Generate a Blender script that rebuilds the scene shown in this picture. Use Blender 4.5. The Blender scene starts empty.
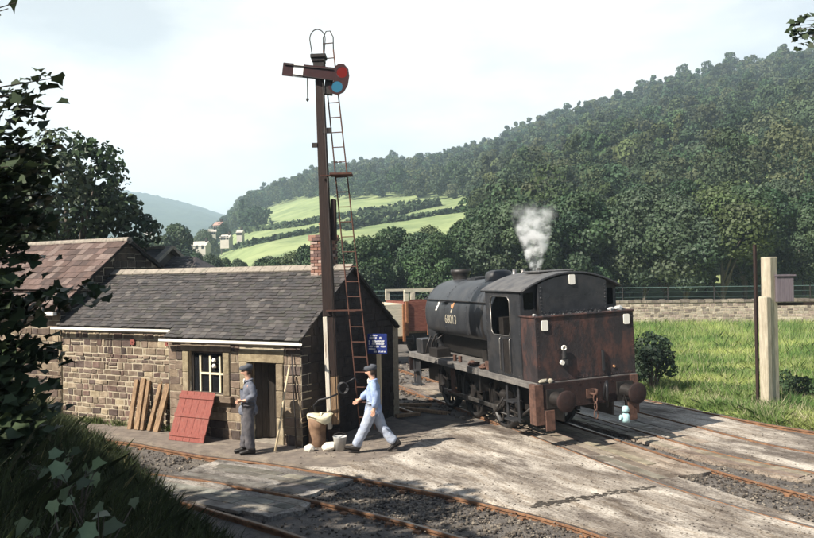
import bpy, math, random
import numpy as np
from mathutils import Vector, Matrix, noise as mn

C = bpy.context.scene.collection
sc = bpy.context.scene
rad = math.radians
random.seed(7)

# ------------------------------------------------------------------ camera, world, sun
CAM_H = 3.7
FPX = 791.5
ROLL = rad(1.0)
cam_d = bpy.data.cameras.new('camera'); cam = bpy.data.objects.new('camera', cam_d); C.objects.link(cam)
cam_d.lens = 35; cam_d.sensor_width = 36; cam_d.clip_end = 9000; cam_d.clip_start = 0.1
cam.matrix_world = Matrix.Translation((0, 0, CAM_H)) @ Matrix.Rotation(rad(90.36), 4, 'X') @ Matrix.Rotation(-ROLL, 4, 'Z')
sc.camera = cam

SUN_EL = rad(41)
SUN_V = Vector((-0.82, -0.57, 0)).normalized() * math.cos(SUN_EL) + Vector((0, 0, math.sin(SUN_EL)))
w = bpy.data.worlds.new('World'); sc.world = w; w.use_nodes = True
nt = w.node_tree; N = nt.nodes; Lk = nt.links
for n in list(N): N.remove(n)
out = N.new('ShaderNodeOutputWorld'); bg = N.new('ShaderNodeBackground'); sky = N.new('ShaderNodeTexSky')
sky.sky_type = 'NISHITA'; sky.sun_disc = False; sky.sun_elevation = SUN_EL
sky.sun_rotation = math.atan2(SUN_V.x, SUN_V.y)
sky.altitude = 100; sky.dust_density = 1.6
tc = N.new('ShaderNodeTexCoord'); mp = N.new('ShaderNodeMapping'); mp.inputs['Scale'].default_value = (1, 1, 2.6)
nz = N.new('ShaderNodeTexNoise'); nz.inputs['Scale'].default_value = 2.2; nz.inputs['Detail'].default_value = 7; nz.inputs['Roughness'].default_value = 0.55
cr = N.new('ShaderNodeValToRGB'); cr.color_ramp.elements[0].position = 0.40; cr.color_ramp.elements[1].position = 0.58
cr.color_ramp.elements[0].color = (0.56, 0.56, 0.56, 1); cr.color_ramp.elements[1].color = (1, 1, 1, 1)
mx = N.new('ShaderNodeMix'); mx.data_type = 'RGBA'; mx.inputs[7].default_value = (11.6, 11.8, 11.4, 1)
Lk.new(tc.outputs['Generated'], mp.inputs[0]); Lk.new(mp.outputs[0], nz.inputs['Vector']); Lk.new(nz.outputs[0], cr.inputs[0])
sep = N.new('ShaderNodeSeparateXYZ'); Lk.new(tc.outputs['Generated'], sep.inputs[0])
fr = N.new('ShaderNodeMapRange'); fr.interpolation_type = 'SMOOTHSTEP'; fr.inputs[1].default_value = -0.05; fr.inputs[2].default_value = 0.5; Lk.new(sep.outputs[1], fr.inputs[0])
hi = N.new('ShaderNodeMapRange'); hi.interpolation_type = 'SMOOTHSTEP'; hi.inputs[1].default_value = 0.75; hi.inputs[2].default_value = 0.42; Lk.new(sep.outputs[2], hi.inputs[0])
mm1 = N.new('ShaderNodeMath'); mm1.operation = 'MULTIPLY'; Lk.new(fr.outputs[0], mm1.inputs[0]); Lk.new(hi.outputs[0], mm1.inputs[1])
mm2 = N.new('ShaderNodeMath'); mm2.operation = 'MULTIPLY'; Lk.new(cr.outputs[0], mm2.inputs[0]); Lk.new(mm1.outputs[0], mm2.inputs[1])
Lk.new(mm2.outputs[0], mx.inputs[0]); Lk.new(sky.outputs[0], mx.inputs[6]); Lk.new(mx.outputs[2], bg.inputs[0])
bg.inputs[1].default_value = 0.05
Lk.new(bg.outputs[0], out.inputs[0])

sd = bpy.data.lights.new('sun', 'SUN'); so = bpy.data.objects.new('sun', sd); C.objects.link(so)
sd.energy = 5.0; sd.angle = rad(0.5); sd.color = (1, 0.93, 0.82)
so.rotation_euler = (-SUN_V).to_track_quat('-Z', 'Y').to_euler()
sc.view_settings.view_transform = 'Standard'; sc.view_settings.look = 'None'
sc.view_settings.exposure = 1.08; sc.view_settings.gamma = 1
sc.cycles.volume_bounces = 3
sc.cycles.max_bounces = 6

# ------------------------------------------------------------------ helpers
def horizon(px): return 274 - math.tan(ROLL) * (px - 407)
def gp(px, py, z=0.0):                      # ground point seen at a picture position
    d = (CAM_H - z) * FPX / (py - horizon(px))
    return ((px - 407) / FPX * d, d)

def tag(o, label=None, cat=None, group=None, kind=None):
    if label: o['label'] = label
    if cat: o['category'] = cat
    if group: o['group'] = group
    if kind: o['kind'] = kind
    return o
def empty(name, loc=(0, 0, 0), rz=0, label=None, cat=None, group=None, kind=None, rot=None):
    o = bpy.data.objects.new(name, None); C.objects.link(o); o.location = loc
    o.rotation_euler = rot if rot else (0, 0, rz); o.empty_display_size = 0.2
    return tag(o, label, cat, group, kind)
def copy_tree(o, parent=None):
    c = o.copy(); C.objects.link(c)
    if parent: c.parent = parent
    for ch in list(o.children): copy_tree(ch, c)
    return c

def finish(name, me, mat, parent=None, smooth=None):
    if mat: me.materials.append(mat)
    o = bpy.data.objects.new(name, me); C.objects.link(o)
    if parent: o.parent = parent
    if smooth is not None:
        me.polygons.foreach_set('use_smooth', [smooth] * len(me.polygons))
    return o

class MB:
    def __init__(s): s.v = []; s.f = []; s.c = []; s.sm = []; s.M = None
    def add(s, vs, fs, col=None, smooth=False):
        b = len(s.v)
        if s.M is not None: vs = [tuple(s.M @ Vector(p)) for p in vs]
        s.v += [tuple(p) for p in vs]
        for f in fs: s.f.append(tuple(b + i for i in f)); s.c.append(col or (1, 1, 1)); s.sm.append(smooth)
        return s
    def box(s, x0, x1, y0, y1, z0, z1, col=None, M=None, j=0.0):
        vs = [(x0, y0, z0), (x1, y0, z0), (x1, y1, z0), (x0, y1, z0), (x0, y0, z1), (x1, y0, z1), (x1, y1, z1), (x0, y1, z1)]
        if j: vs = [(a + random.uniform(-j, j), b + random.uniform(-j, j), c + random.uniform(-j, j)) for a, b, c in vs]
        if M is not None: vs = [M @ Vector(p) for p in vs]
        return s.add(vs, [(0, 3, 2, 1), (4, 5, 6, 7), (0, 1, 5, 4), (1, 2, 6, 5), (2, 3, 7, 6), (3, 0, 4, 7)], col)
    def beam(s, p0, p1, w, h, col=None, up=(0, 0, 1), taper=1.0):
        p0 = Vector(p0); p1 = Vector(p1); d = (p1 - p0).normalized(); u = Vector(up)
        if abs(d.dot(u)) > 0.98: u = Vector((0, 1, 0))
        r = d.cross(u).normalized() * w / 2; u2 = r.cross(d).normalized() * h / 2
        vs = [p0 - r - u2, p0 + r - u2, p0 + r + u2, p0 - r + u2]
        r = r * taper; u2 = u2 * taper
        vs += [p1 - r - u2, p1 + r - u2, p1 + r + u2, p1 - r + u2]
        return s.add(vs, [(3, 2, 1, 0), (4, 5, 6, 7), (0, 1, 5, 4), (1, 2, 6, 5), (2, 3, 7, 6), (3, 0, 4, 7)], col)
    def cyl(s, p0, p1, r0, r1=None, n=12, col=None, caps=True, smooth=True):
        r1 = r0 if r1 is None else r1
        p0 = Vector(p0); p1 = Vector(p1); d = (p1 - p0).normalized()
        u = Vector((0, 0, 1)) if abs(d.z) < 0.9 else Vector((1, 0, 0))
        a = d.cross(u).normalized(); b = d.cross(a).normalized()
        vs = []
        for p, r in ((p0, r0), (p1, r1)):
            for i in range(n):
                t = 2 * math.pi * i / n; vs.append(p + a * math.cos(t) * r + b * math.sin(t) * r)
        s.add(vs, [(i, i + n, (i + 1) % n + n, (i + 1) % n) for i in range(n)], col, smooth)
        if caps:
            s.add(vs[:n], [tuple(range(n))], col); s.add(vs[n:], [tuple(range(n - 1, -1, -1))], col)
        return s
    def tube(s, pts, r, n=6, col=None):
        pts = [Vector(p) for p in pts]; rings = []
        rr = r if isinstance(r, (list, tuple)) else [r] * len(pts)
        prev = None
        for i, p in enumerate(pts):
            d = (pts[min(i + 1, len(pts) - 1)] - pts[max(i - 1, 0)]).normalized()
            if prev is None:
                u = Vector((0, 0, 1)) if abs(d.z) < 0.9 else Vector((1, 0, 0)); a = d.cross(u).normalized()
            else:
                a = (prev - d * prev.dot(d)).normalized()
            prev = a; b = d.cross(a)
            rings.append([p + (a * math.cos(2 * math.pi * k / n) + b * math.sin(2 * math.pi * k / n)) * rr[i] for k in range(n)])
        vs = [q for rg in rings for q in rg]; fs = []
        for i in range(len(pts) - 1):
            for k in range(n):
                fs.append((i * n + k, i * n + (k + 1) % n, (i + 1) * n + (k + 1) % n, (i + 1) * n + k))
        fs.append(tuple(range(n - 1, -1, -1))); fs.append(tuple((len(pts) - 1) * n + k for k in range(n)))
        return s.add(vs, fs, col, True)
    def lathe(s, prof, c=(0, 0, 0), axis='Z', n=24, col=None):
        vs = []; fs = []
        for r, h in prof:
            for i in range(n):
                t = 2 * math.pi * i / n; a, b = math.cos(t) * r, math.sin(t) * r
                p = {'Z': (a, b, h), 'Y': (a, h, b), 'X': (h, a, b)}[axis]
                vs.append((p[0] + c[0], p[1] + c[1], p[2] + c[2]))
        for j in range(len(prof) - 1):
            for i in range(n): fs.append((j * n + i, j * n + (i + 1) % n, (j + 1) * n + (i + 1) % n, (j + 1) * n + i))
        return s.add(vs, fs, col, True)
    def loft(s, rings, col=None, caps=True, smooth=True, closed=True):
        n = len(rings[0]); vs = [p for r in rings for p in r]; fs = []
        for j in range(len(rings) - 1):
            for i in range(n if closed else n - 1): fs.append((j * n + i, j * n + (i + 1) % n, (j + 1) * n + (i + 1) % n, (j + 1) * n + i))
        s.add(vs, fs, col, smooth)
        if caps: s.add(rings[0], [tuple(range(n - 1, -1, -1))], col); s.add(rings[-1], [tuple(range(n))], col)
        return s
    def lump(s, c, r, col=None, sq=(1, 1, 1)):
        t = (1 + 5 ** 0.5) / 2
        V = [(-1, t, 0), (1, t, 0), (-1, -t, 0), (1, -t, 0), (0, -1, t), (0, 1, t), (0, -1, -t), (0, 1, -t), (t, 0, -1), (t, 0, 1), (-t, 0, -1), (-t, 0, 1)]
        F = [(0, 11, 5), (0, 5, 1), (0, 1, 7), (0, 7, 10), (0, 10, 11), (1, 5, 9), (5, 11, 4), (11, 10, 2), (10, 7, 6), (7, 1, 8), (3, 9, 4), (3, 4, 2), (3, 2, 6), (3, 6, 8), (3, 8, 9), (4, 9, 5), (2, 4, 11), (6, 2, 10), (8, 6, 7), (9, 8, 1)]
        R = Matrix.Rotation(random.uniform(0, 6), 3, 'Z') @ Matrix.Rotation(random.uniform(0, 6), 3, 'X')
        vs = []
        for p in V:
            q = R @ Vector(p); q = q * (r / 1.9) * random.uniform(0.75, 1.2)
            vs.append((c[0] + q.x * sq[0], c[1] + q.y * sq[1], c[2] + q.z * sq[2]))
        return s.add(vs, F, col)
    def build(s, name, mat, parent=None, bevel=0, label=None, seg=1, loc=None):
        me = bpy.data.meshes.new(name); me.from_pydata(s.v, [], s.f); me.update()
        me.polygons.foreach_set('use_smooth', s.sm)
        if any(c != (1, 1, 1) for c in s.c):
            at = me.color_attributes.new('Col', 'FLOAT_COLOR', 'CORNER')
            cols = []
            for p, c in zip(me.polygons, s.c): cols += [c[0], c[1], c[2], 1] * p.loop_total
            at.data.foreach_set('color', cols)
        o = finish(name, me, mat, parent)
        if bevel:
            b = o.modifiers.new('bevel', 'BEVEL'); b.width = bevel; b.segments = seg; b.limit_method = 'ANGLE'; b.angle_limit = rad(40)
        if label: o['label'] = label
        return o

def plate_mesh(outer, holes, thick, M):
    cu = bpy.data.curves.new('tmp', 'CURVE'); cu.dimensions = '2D'; cu.fill_mode = 'BOTH'; cu.extrude = thick / 2
    for ring in [outer] + list(holes):
        sp = cu.splines.new('POLY'); sp.points.add(len(ring) - 1); sp.use_cyclic_u = True
        for i, p in enumerate(ring): sp.points[i].co = (p[0], p[1], 0, 1)
    o = bpy.data.objects.new('tmp', cu); C.objects.link(o)
    dg = bpy.context.evaluated_depsgraph_get(); dg.update()
    me = bpy.data.meshes.new_from_object(o.evaluated_get(dg)); bpy.data.objects.remove(o); bpy.data.curves.remove(cu)
    me.transform(M); me.name = 'plate'
    return me
# plane bases: (x->X, y->Z) and (x->Y, y->Z)
def M_xz(y): return Matrix(((1, 0, 0, 0), (0, 0, 1, y), (0, 1, 0, 0), (0, 0, 0, 1)))
def M_yz(x): return Matrix(((0, 0, 1, x), (1, 0, 0, 0), (0, 1, 0, 0), (0, 0, 0, 1)))
def rrect(x0, x1, y0, y1, r=0.05, n=4):
    pts = []
    for cx, cy, a in ((x1 - r, y1 - r, 0), (x0 + r, y1 - r, 90), (x0 + r, y0 + r, 180), (x1 - r, y0 + r, 270)):
        for k in range(n + 1):
            t = rad(a + 90 * k / n); pts.append((cx + r * math.cos(t), cy + r * math.sin(t)))
    return pts
def text_mesh(txt, size, thick, M, xs=1.0):
    cu = bpy.data.curves.new('tmp', 'FONT'); cu.body = txt; cu.size = size; cu.extrude = thick; cu.align_x = 'CENTER'; cu.align_y = 'CENTER'
    o = bpy.data.objects.new('tmp', cu); C.objects.link(o)
    dg = bpy.context.evaluated_depsgraph_get(); dg.update()
    me = bpy.data.meshes.new_from_object(o.evaluated_get(dg)); bpy.data.objects.remove(o); bpy.data.curves.remove(cu)
    me.materials.clear()
    me.transform(Matrix.Diagonal((xs, 1, 1, 1))); me.transform(M)
    return me

def fast_mesh(name, verts, K, mat, parent=None, cols=None, smooth=False):
    """verts (N*K,3): N separate K-gons"""
    n = len(verts) // K
    me = bpy.data.meshes.new(name)
    me.vertices.add(n * K); me.vertices.foreach_set('co', np.asarray(verts, dtype=np.float32).ravel())
    me.loops.add(n * K); me.loops.foreach_set('vertex_index', np.arange(n * K, dtype=np.int32))
    me.polygons.add(n); me.polygons.foreach_set('loop_start', np.arange(0, n * K, K, dtype=np.int32))
    me.update(calc_edges=True)
    if cols is not None:
        at = me.color_attributes.new('Col', 'FLOAT_COLOR', 'CORNER')
        c = np.ones((n, K, 4), np.float32); c[:, :, :3] = np.asarray(cols, np.float32)[:, None, :]
        at.data.foreach_set('color', c.ravel())
    return finish(name, me, mat, parent)

# ------------------------------------------------------------------ materials
def pm(name, c1, c2=None, scale=6, rough=0.85, bump=0.0, bscale=None, metal=0, attr=False, c3=None, c3scale=2.0, c3pos=0.6, stretch=None,
       spec=0.3, detail=6, transl=None, c3w=0.08, bdist=0.02, contrast=0.2, rotz=0):
    m = bpy.data.materials.new(name); m.use_nodes = True
    nt = m.node_tree; n = nt.nodes; l = nt.links
    b = n['Principled BSDF']; b.inputs['Roughness'].default_value = rough; b.inputs['Metallic'].default_value = metal
    b.inputs['Specular IOR Level'].default_value = spec
    tc = n.new('ShaderNodeTexCoord'); mp = n.new('ShaderNodeMapping'); l.new(tc.outputs['Object'], mp.inputs[0])
    mp.inputs['Rotation'].default_value = (0, 0, rotz)
    mps = n.new('ShaderNodeMapping'); l.new(mp.outputs[0], mps.inputs[0])
    if stretch: mps.inputs['Scale'].default_value = stretch
    vec = mps.outputs[0]
    if c2 is not None:
        nz = n.new('ShaderNodeTexNoise'); nz.inputs['Scale'].default_value = scale; nz.inputs['Detail'].default_value = detail; nz.inputs['Roughness'].default_value = 0.65
        l.new(vec, nz.inputs['Vector'])
        r = n.new('ShaderNodeValToRGB'); r.color_ramp.elements[0].position = 0.5 - contrast; r.color_ramp.elements[1].position = 0.5 + contrast
        r.color_ramp.elements[0].color = (*c1, 1); r.color_ramp.elements[1].color = (*c2, 1)
        l.new(nz.outputs[0], r.inputs[0]); col = r.outputs[0]
    else:
        rg = n.new('ShaderNodeRGB'); rg.outputs[0].default_value = (*c1, 1); col = rg.outputs[0]
    if c3 is not None:
        nz3 = n.new('ShaderNodeTexNoise'); nz3.inputs['Scale'].default_value = c3scale; nz3.inputs['Detail'].default_value = 8; nz3.inputs['Roughness'].default_value = 0.7
        l.new(vec, nz3.inputs['Vector'])
        r3 = n.new('ShaderNodeValToRGB'); r3.color_ramp.elements[0].position = c3pos - c3w; r3.color_ramp.elements[1].position = c3pos + c3w
        l.new(nz3.outputs[0], r3.inputs[0])
        x = n.new('ShaderNodeMix'); x.data_type = 'RGBA'; l.new(r3.outputs[0], x.inputs[0]); l.new(col, x.inputs[6]); x.inputs[7].default_value = (*c3, 1)
        col = x.outputs[2]
    if attr:
        a = n.new('ShaderNodeVertexColor'); a.layer_name = 'Col'
        x = n.new('ShaderNodeMix'); x.data_type = 'RGBA'; x.blend_type = 'MULTIPLY'; x.inputs[0].default_value = 1
        l.new(col, x.inputs[6]); l.new(a.outputs[0], x.inputs[7]); col = x.outputs[2]
    l.new(col, b.inputs['Base Color'])
    if bump:
        nb = n.new('ShaderNodeTexNoise'); nb.inputs['Scale'].default_value = bscale or scale * 3; nb.inputs['Detail'].default_value = 8
        l.new(vec, nb.inputs['Vector'])
        bp = n.new('ShaderNodeBump'); bp.inputs['Strength'].default_value = bump; bp.inputs['Distance'].default_value = bdist
        l.new(nb.outputs[0], bp.inputs['Height']); l.new(bp.outputs[0], b.inputs['Normal'])
    if transl:
        t = n.new('ShaderNodeBsdfTranslucent'); ms = n.new('ShaderNodeMixShader'); ms.inputs[0].default_value = transl
        l.new(col, t.inputs[0]); l.new(b.outputs[0], ms.inputs[1]); l.new(t.outputs[0], ms.inputs[2])
        l.new(ms.outputs[0], n['Material Output'].inputs[0])
    return m

M = {}
M['cinder'] = pm('cinder_ground', (0.07, 0.062, 0.057), (0.17, 0.15, 0.13), 3.0, 0.95, 0.9, 30, c3=(0.2, 0.17, 0.13), c3scale=0.7, c3pos=0.62, bdist=0.04)
M['dirt'] = pm('trodden_dirt', (0.12, 0.10, 0.085), (0.24, 0.20, 0.165), 4.0, 0.95, 0.7, 40, c3=(0.32, 0.27, 0.21), c3scale=1.2, c3pos=0.6)
M['stone'] = pm('sandstone', (0.45, 0.42, 0.38), (0.98, 0.97, 0.93), 7, 0.95, 0.8, 40, attr=True, c3=(0.32, 0.29, 0.27), c3scale=0.9, c3pos=0.56, c3w=0.14)
M['mortar'] = pm('mortar', (0.28, 0.235, 0.17), (0.46, 0.40, 0.30), 12, 0.95, 0.5, 40)
M['slate'] = pm('slate', (0.6, 0.6, 0.6), (1, 1, 1), 10, 0.6, 0.3, 30, attr=True, spec=0.4)
M['claytile'] = pm('clay_tile', (0.6, 0.6, 0.6), (1, 1, 1), 10, 0.8, 0.3, 30, attr=True)
M['brick'] = pm('brick', (0.65, 0.65, 0.65), (1, 1, 1), 18, 0.9, 0.4, 60, attr=True)
M['ridge'] = pm('ridge_stone', (0.19, 0.165, 0.14), (0.34, 0.30, 0.245), 9, 0.9, 0.4, 40, c3=(0.12, 0.12, 0.09), c3scale=5, c3pos=0.62)
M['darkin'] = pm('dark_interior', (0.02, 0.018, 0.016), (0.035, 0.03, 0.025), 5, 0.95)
M['creamwood'] = pm('cream_paint', (0.62, 0.55, 0.38), (0.75, 0.68, 0.5), 14, 0.6, 0.2, 40, c3=(0.3, 0.24, 0.15), c3scale=9, c3pos=0.68)
M['whitepaint'] = pm('white_gutter_paint', (0.66, 0.62, 0.54), (0.8, 0.77, 0.7), 8, 0.5, c3=(0.3, 0.25, 0.2), c3scale=6, c3pos=0.7)
M['glass'] = pm('window_glass', (0.012, 0.013, 0.015), None, rough=0.12, spec=0.5)
M['redboard'] = pm('red_painted_board', (0.17, 0.045, 0.036), (0.27, 0.085, 0.065), 7, 0.75, 0.3, 50, stretch=(4, 4, 0.6), c3=(0.22, 0.1, 0.08), c3scale=5, c3pos=0.62)
M['oldwood'] = pm('weathered_timber', (0.13, 0.08, 0.05), (0.36, 0.24, 0.14), 5, 0.85, 0.5, 30, stretch=(5, 5, 0.5))
M['palewood'] = pm('pale_timber', (0.48, 0.38, 0.24), (0.66, 0.55, 0.38), 6, 0.8, 0.3, 30, stretch=(5, 5, 0.5))
M['doorwood'] = pm('dark_door_timber', (0.05, 0.04, 0.035), (0.1, 0.085, 0.07), 6, 0.7, 0.3, 30, stretch=(5, 5, 0.5))
M['tarwood'] = pm('dark_post_timber', (0.016, 0.010, 0.009), (0.040, 0.023, 0.018), 6, 0.7, 0.5, 30, stretch=(6, 6, 0.4))
M['whitepost'] = pm('flaking_white_post_paint', (0.5, 0.44, 0.34), (0.78, 0.74, 0.66), 6, 0.7, 0.4, 30, stretch=(6, 6, 0.5), c3=(0.2, 0.11, 0.06), c3scale=3.0, c3pos=0.58)
M['rust'] = pm('rust', (0.16, 0.06, 0.03), (0.36, 0.16, 0.07), 9, 0.9, 0.4, 50)
M['railrust'] = pm('rail_rust', (0.10, 0.052, 0.033), (0.28, 0.15, 0.08), 7, 0.8, 0.3, 50)
M['railtop'] = pm('rail_running_surface', (0.10, 0.075, 0.06), (0.24, 0.2, 0.17), 5, 0.38, metal=0.6, spec=0.5, stretch=(1, 1, 1))
M['sleeper'] = pm('sleeper_timber', (0.05, 0.04, 0.033), (0.17, 0.13, 0.10), 6, 0.95, 0.6, 30)
M['armred'] = pm('signal_arm_maroon', (0.022, 0.007, 0.008), (0.042, 0.011, 0.011), 8, 0.5)
M['armwhite'] = pm('signal_arm_white', (0.72, 0.72, 0.7), (0.8, 0.8, 0.78), 8, 0.5)
M['lensred'] = pm('red_lens', (0.22, 0.018, 0.012), None, rough=0.2, transl=0.35)
M['lensblue'] = pm('blue_lens', (0.06, 0.26, 0.40), None, rough=0.2, transl=0.5)
M['iron'] = pm('dark_iron', (0.02, 0.017, 0.016), (0.05, 0.042, 0.038), 9, 0.6, 0.2, 50, metal=0.2)
M['ladder'] = pm('rusty_ladder_iron', (0.06, 0.028, 0.021), (0.12, 0.055, 0.038), 9, 0.8)
M['loco'] = pm('sooty_black_paint', (0.012, 0.013, 0.015), (0.030, 0.031, 0.035), 4, 0.5, 0.12, 30, c3=(0.05, 0.045, 0.043), c3scale=2.2, c3pos=0.62, spec=0.5, c3w=0.15)
M['tankpaint'] = pm('worn_black_tank_paint', (0.02, 0.022, 0.027), (0.045, 0.047, 0.051), 3, 0.42, 0.15, 14, c3=(0.075, 0.068, 0.062), c3scale=2.0, c3pos=0.66, spec=0.5, c3w=0.12, stretch=(1, 1, 0.6))
M['bunker'] = pm('rusting_bunker_paint', (0.016, 0.013, 0.014), (0.036, 0.028, 0.029), 4, 0.65, 0.4, 30, c3=(0.105, 0.046, 0.034), c3scale=2.2, c3pos=0.57, spec=0.4, stretch=(1, 1, 0.6), c3w=0.10)
M['roof'] = pm('dusty_cab_roof', (0.055, 0.055, 0.06), (0.13, 0.125, 0.12), 4, 0.6, 0.2, 20)
M['footplate'] = pm('dusty_footplate', (0.08, 0.075, 0.072), (0.2, 0.185, 0.17), 4, 0.75, 0.2, 30)
M['beam'] = pm('rusty_red_beam', (0.014, 0.010, 0.010), (0.038, 0.019, 0.016), 7, 0.85, 0.3, 40)
M['bracket'] = pm('peeling_brown_bracket', (0.045, 0.026, 0.021), (0.15, 0.08, 0.058), 7, 0.85, 0.3, 40)
M['wheel'] = pm('oily_wheel_black', (0.009, 0.008, 0.008), (0.028, 0.023, 0.02), 9, 0.5, 0.2, 40, spec=0.5)
M['steel'] = pm('worn_steel', (0.14, 0.13, 0.12), (0.3, 0.28, 0.26), 10, 0.35, metal=0.8)
M['whitemark'] = pm('white_paint_mark', (0.78, 0.74, 0.64), (0.85, 0.83, 0.76), 20, 0.6)
M['number'] = pm('faded_number_paint', (0.26, 0.235, 0.18), (0.46, 0.42, 0.33), 30, 0.7)
M['orange'] = pm('faded_orange_crest', (0.35, 0.16, 0.08), (0.5, 0.28, 0.14), 30, 0.7)
M['coal'] = pm('coal', (0.01, 0.01, 0.011), (0.04, 0.04, 0.042), 12, 0.5)
M['paleblue'] = pm('pale_blue_enamel', (0.22, 0.42, 0.46), (0.5, 0.66, 0.68), 12, 0.4)
M['enamelblue'] = pm('blue_enamel', (0.015, 0.025, 0.12), (0.02, 0.035, 0.16), 12, 0.35)
M['wagonred'] = pm('rust_red_wagon_boards', (0.12, 0.038, 0.027), (0.26, 0.10, 0.07), 4, 0.85, 0.3, 20, stretch=(1, 1, 5), c3=(0.5, 0.42, 0.34), c3scale=1.3, c3pos=0.7)
M['wagonpale'] = pm('weathered_pale_boards', (0.5, 0.44, 0.32), (0.72, 0.66, 0.52), 4, 0.85, 0.3, 20, stretch=(1, 1, 5))
M['galv'] = pm('galvanised', (0.42, 0.42, 0.41), (0.62, 0.61, 0.58), 9, 0.5, metal=0.3)
M['canvas'] = pm('pale_sack_cloth', (0.6, 0.54, 0.36), (0.74, 0.68, 0.5), 9, 0.9, 0.4, 20)
M['earthen'] = pm('brown_earthenware', (0.12, 0.07, 0.045), (0.30, 0.19, 0.12), 6, 0.8, 0.2)
M['rubber'] = pm('black_rubber', (0.012, 0.012, 0.014), (0.025, 0.025, 0.028), 8, 0.45)
M['whitestone'] = pm('whitewashed_stone', (0.6, 0.55, 0.45), (0.75, 0.7, 0.6), 9, 0.9)
M['concrete'] = pm('old_concrete', (0.27, 0.235, 0.175), (0.50, 0.445, 0.34), 5, 0.9, 0.3, 30, stretch=(3, 3, 0.5), c3=(0.28, 0.24, 0.17), c3scale=2, c3pos=0.62)
M['boxgrey'] = pm('grey_purple_box_boards', (0.09, 0.075, 0.09), (0.16, 0.135, 0.15), 6, 0.7, 0.2, 30, stretch=(6, 6, 0.5))
M['fencegreen'] = pm('pale_green_wire', (0.10, 0.17, 0.16), (0.16, 0.24, 0.22), 3, 0.6)
M['shadestone'] = pm('shade_darkened_stone', (0.022, 0.018, 0.017), (0.055, 0.043, 0.038), 3, 0.9, 0.6, 30, c3=(0.10, 0.075, 0.06), c3scale=2.5, c3pos=0.68)  # hut gable stone, near black: the wall's shade is put into the colour
# people
M['skin'] = pm('skin', (0.56, 0.32, 0.22), (0.64, 0.38, 0.27), 12, 0.6)
M['denim'] = pm('faded_blue_cotton', (0.22, 0.30, 0.50), (0.38, 0.46, 0.64), 9, 0.9, 0.5, 16, bdist=0.03)
M['denimtr'] = pm('bleached_overall_cotton', (0.26, 0.30, 0.40), (0.44, 0.48, 0.55), 9, 0.9, 0.5, 16, bdist=0.03)
M['dirtyblue'] = pm('grimy_blue_cotton', (0.07, 0.08, 0.115), (0.20, 0.21, 0.24), 8, 0.9, 0.5, 16, bdist=0.03)
M['dirtytr'] = pm('oily_dark_trousers', (0.055, 0.055, 0.065), (0.14, 0.13, 0.135), 7, 0.85, 0.5, 16, bdist=0.03)
M['shirt'] = pm('pale_neckcloth', (0.6, 0.57, 0.5), (0.7, 0.68, 0.6), 9, 0.9)
M['cap'] = pm('grey_tweed_cap', (0.04, 0.045, 0.055), (0.1, 0.105, 0.12), 20, 0.95)
M['boot'] = pm('black_boot', (0.012, 0.011, 0.011), (0.03, 0.026, 0.024), 9, 0.5)
M['hair'] = pm('dark_hair', (0.03, 0.02, 0.015), (0.06, 0.04, 0.03), 30, 0.7)
# vegetation
M['bark'] = pm('bark', (0.05, 0.04, 0.032), (0.13, 0.11, 0.09), 8, 0.95, 0.8, 20, stretch=(3, 3, 0.6))
M['leaf_far'] = pm('woodland_leaves', (0.032, 0.056, 0.028), (0.060, 0.086, 0.040), 0.05, 0.8, attr=True, spec=0.15)
M['leaf_mid'] = pm('belt_tree_leaves', (0.033, 0.056, 0.028), (0.060, 0.090, 0.043), 0.5, 0.6, attr=True, spec=0.3, transl=0.12)
M['leaf_dark'] = pm('dark_near_leaves', (0.022, 0.035, 0.016), (0.045, 0.065, 0.028), 2, 0.5, attr=True, spec=0.3, transl=0.12)
M['leaf_big'] = pm('broad_bank_leaves', (0.09, 0.14, 0.07), (0.17, 0.23, 0.12), 5, 0.4, attr=True, spec=0.5, transl=0.2)
M['field'] = pm('meadow_turf', (0.24, 0.31, 0.08), (0.44, 0.46, 0.15), 0.16, 0.95, 0.5, 3, c3=(0.14, 0.19, 0.06), c3scale=0.35, c3pos=0.62, c3w=0.12)
M['hillturf'] = pm('hill_pasture', (0.17, 0.225, 0.09), (0.30, 0.34, 0.155), 0.035, 0.95, 0.4, 0.5, c3=(0.12, 0.165, 0.07), c3scale=0.06, c3pos=0.56, c3w=0.12)
M['blade'] = pm('grass_blades', (0.7, 0.7, 0.7), (1, 1, 1), 1.0, 0.7, attr=True, transl=0.25)
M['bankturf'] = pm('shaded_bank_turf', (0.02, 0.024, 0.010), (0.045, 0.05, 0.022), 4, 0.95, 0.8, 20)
M['farwood'] = pm('far_wooded_hill', (0.02, 0.035, 0.025), (0.05, 0.07, 0.04), 0.02, 0.95, 0.0, 0.08, c3=(0.09, 0.12, 0.06), c3scale=0.004, c3pos=0.66, bdist=6)

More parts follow.
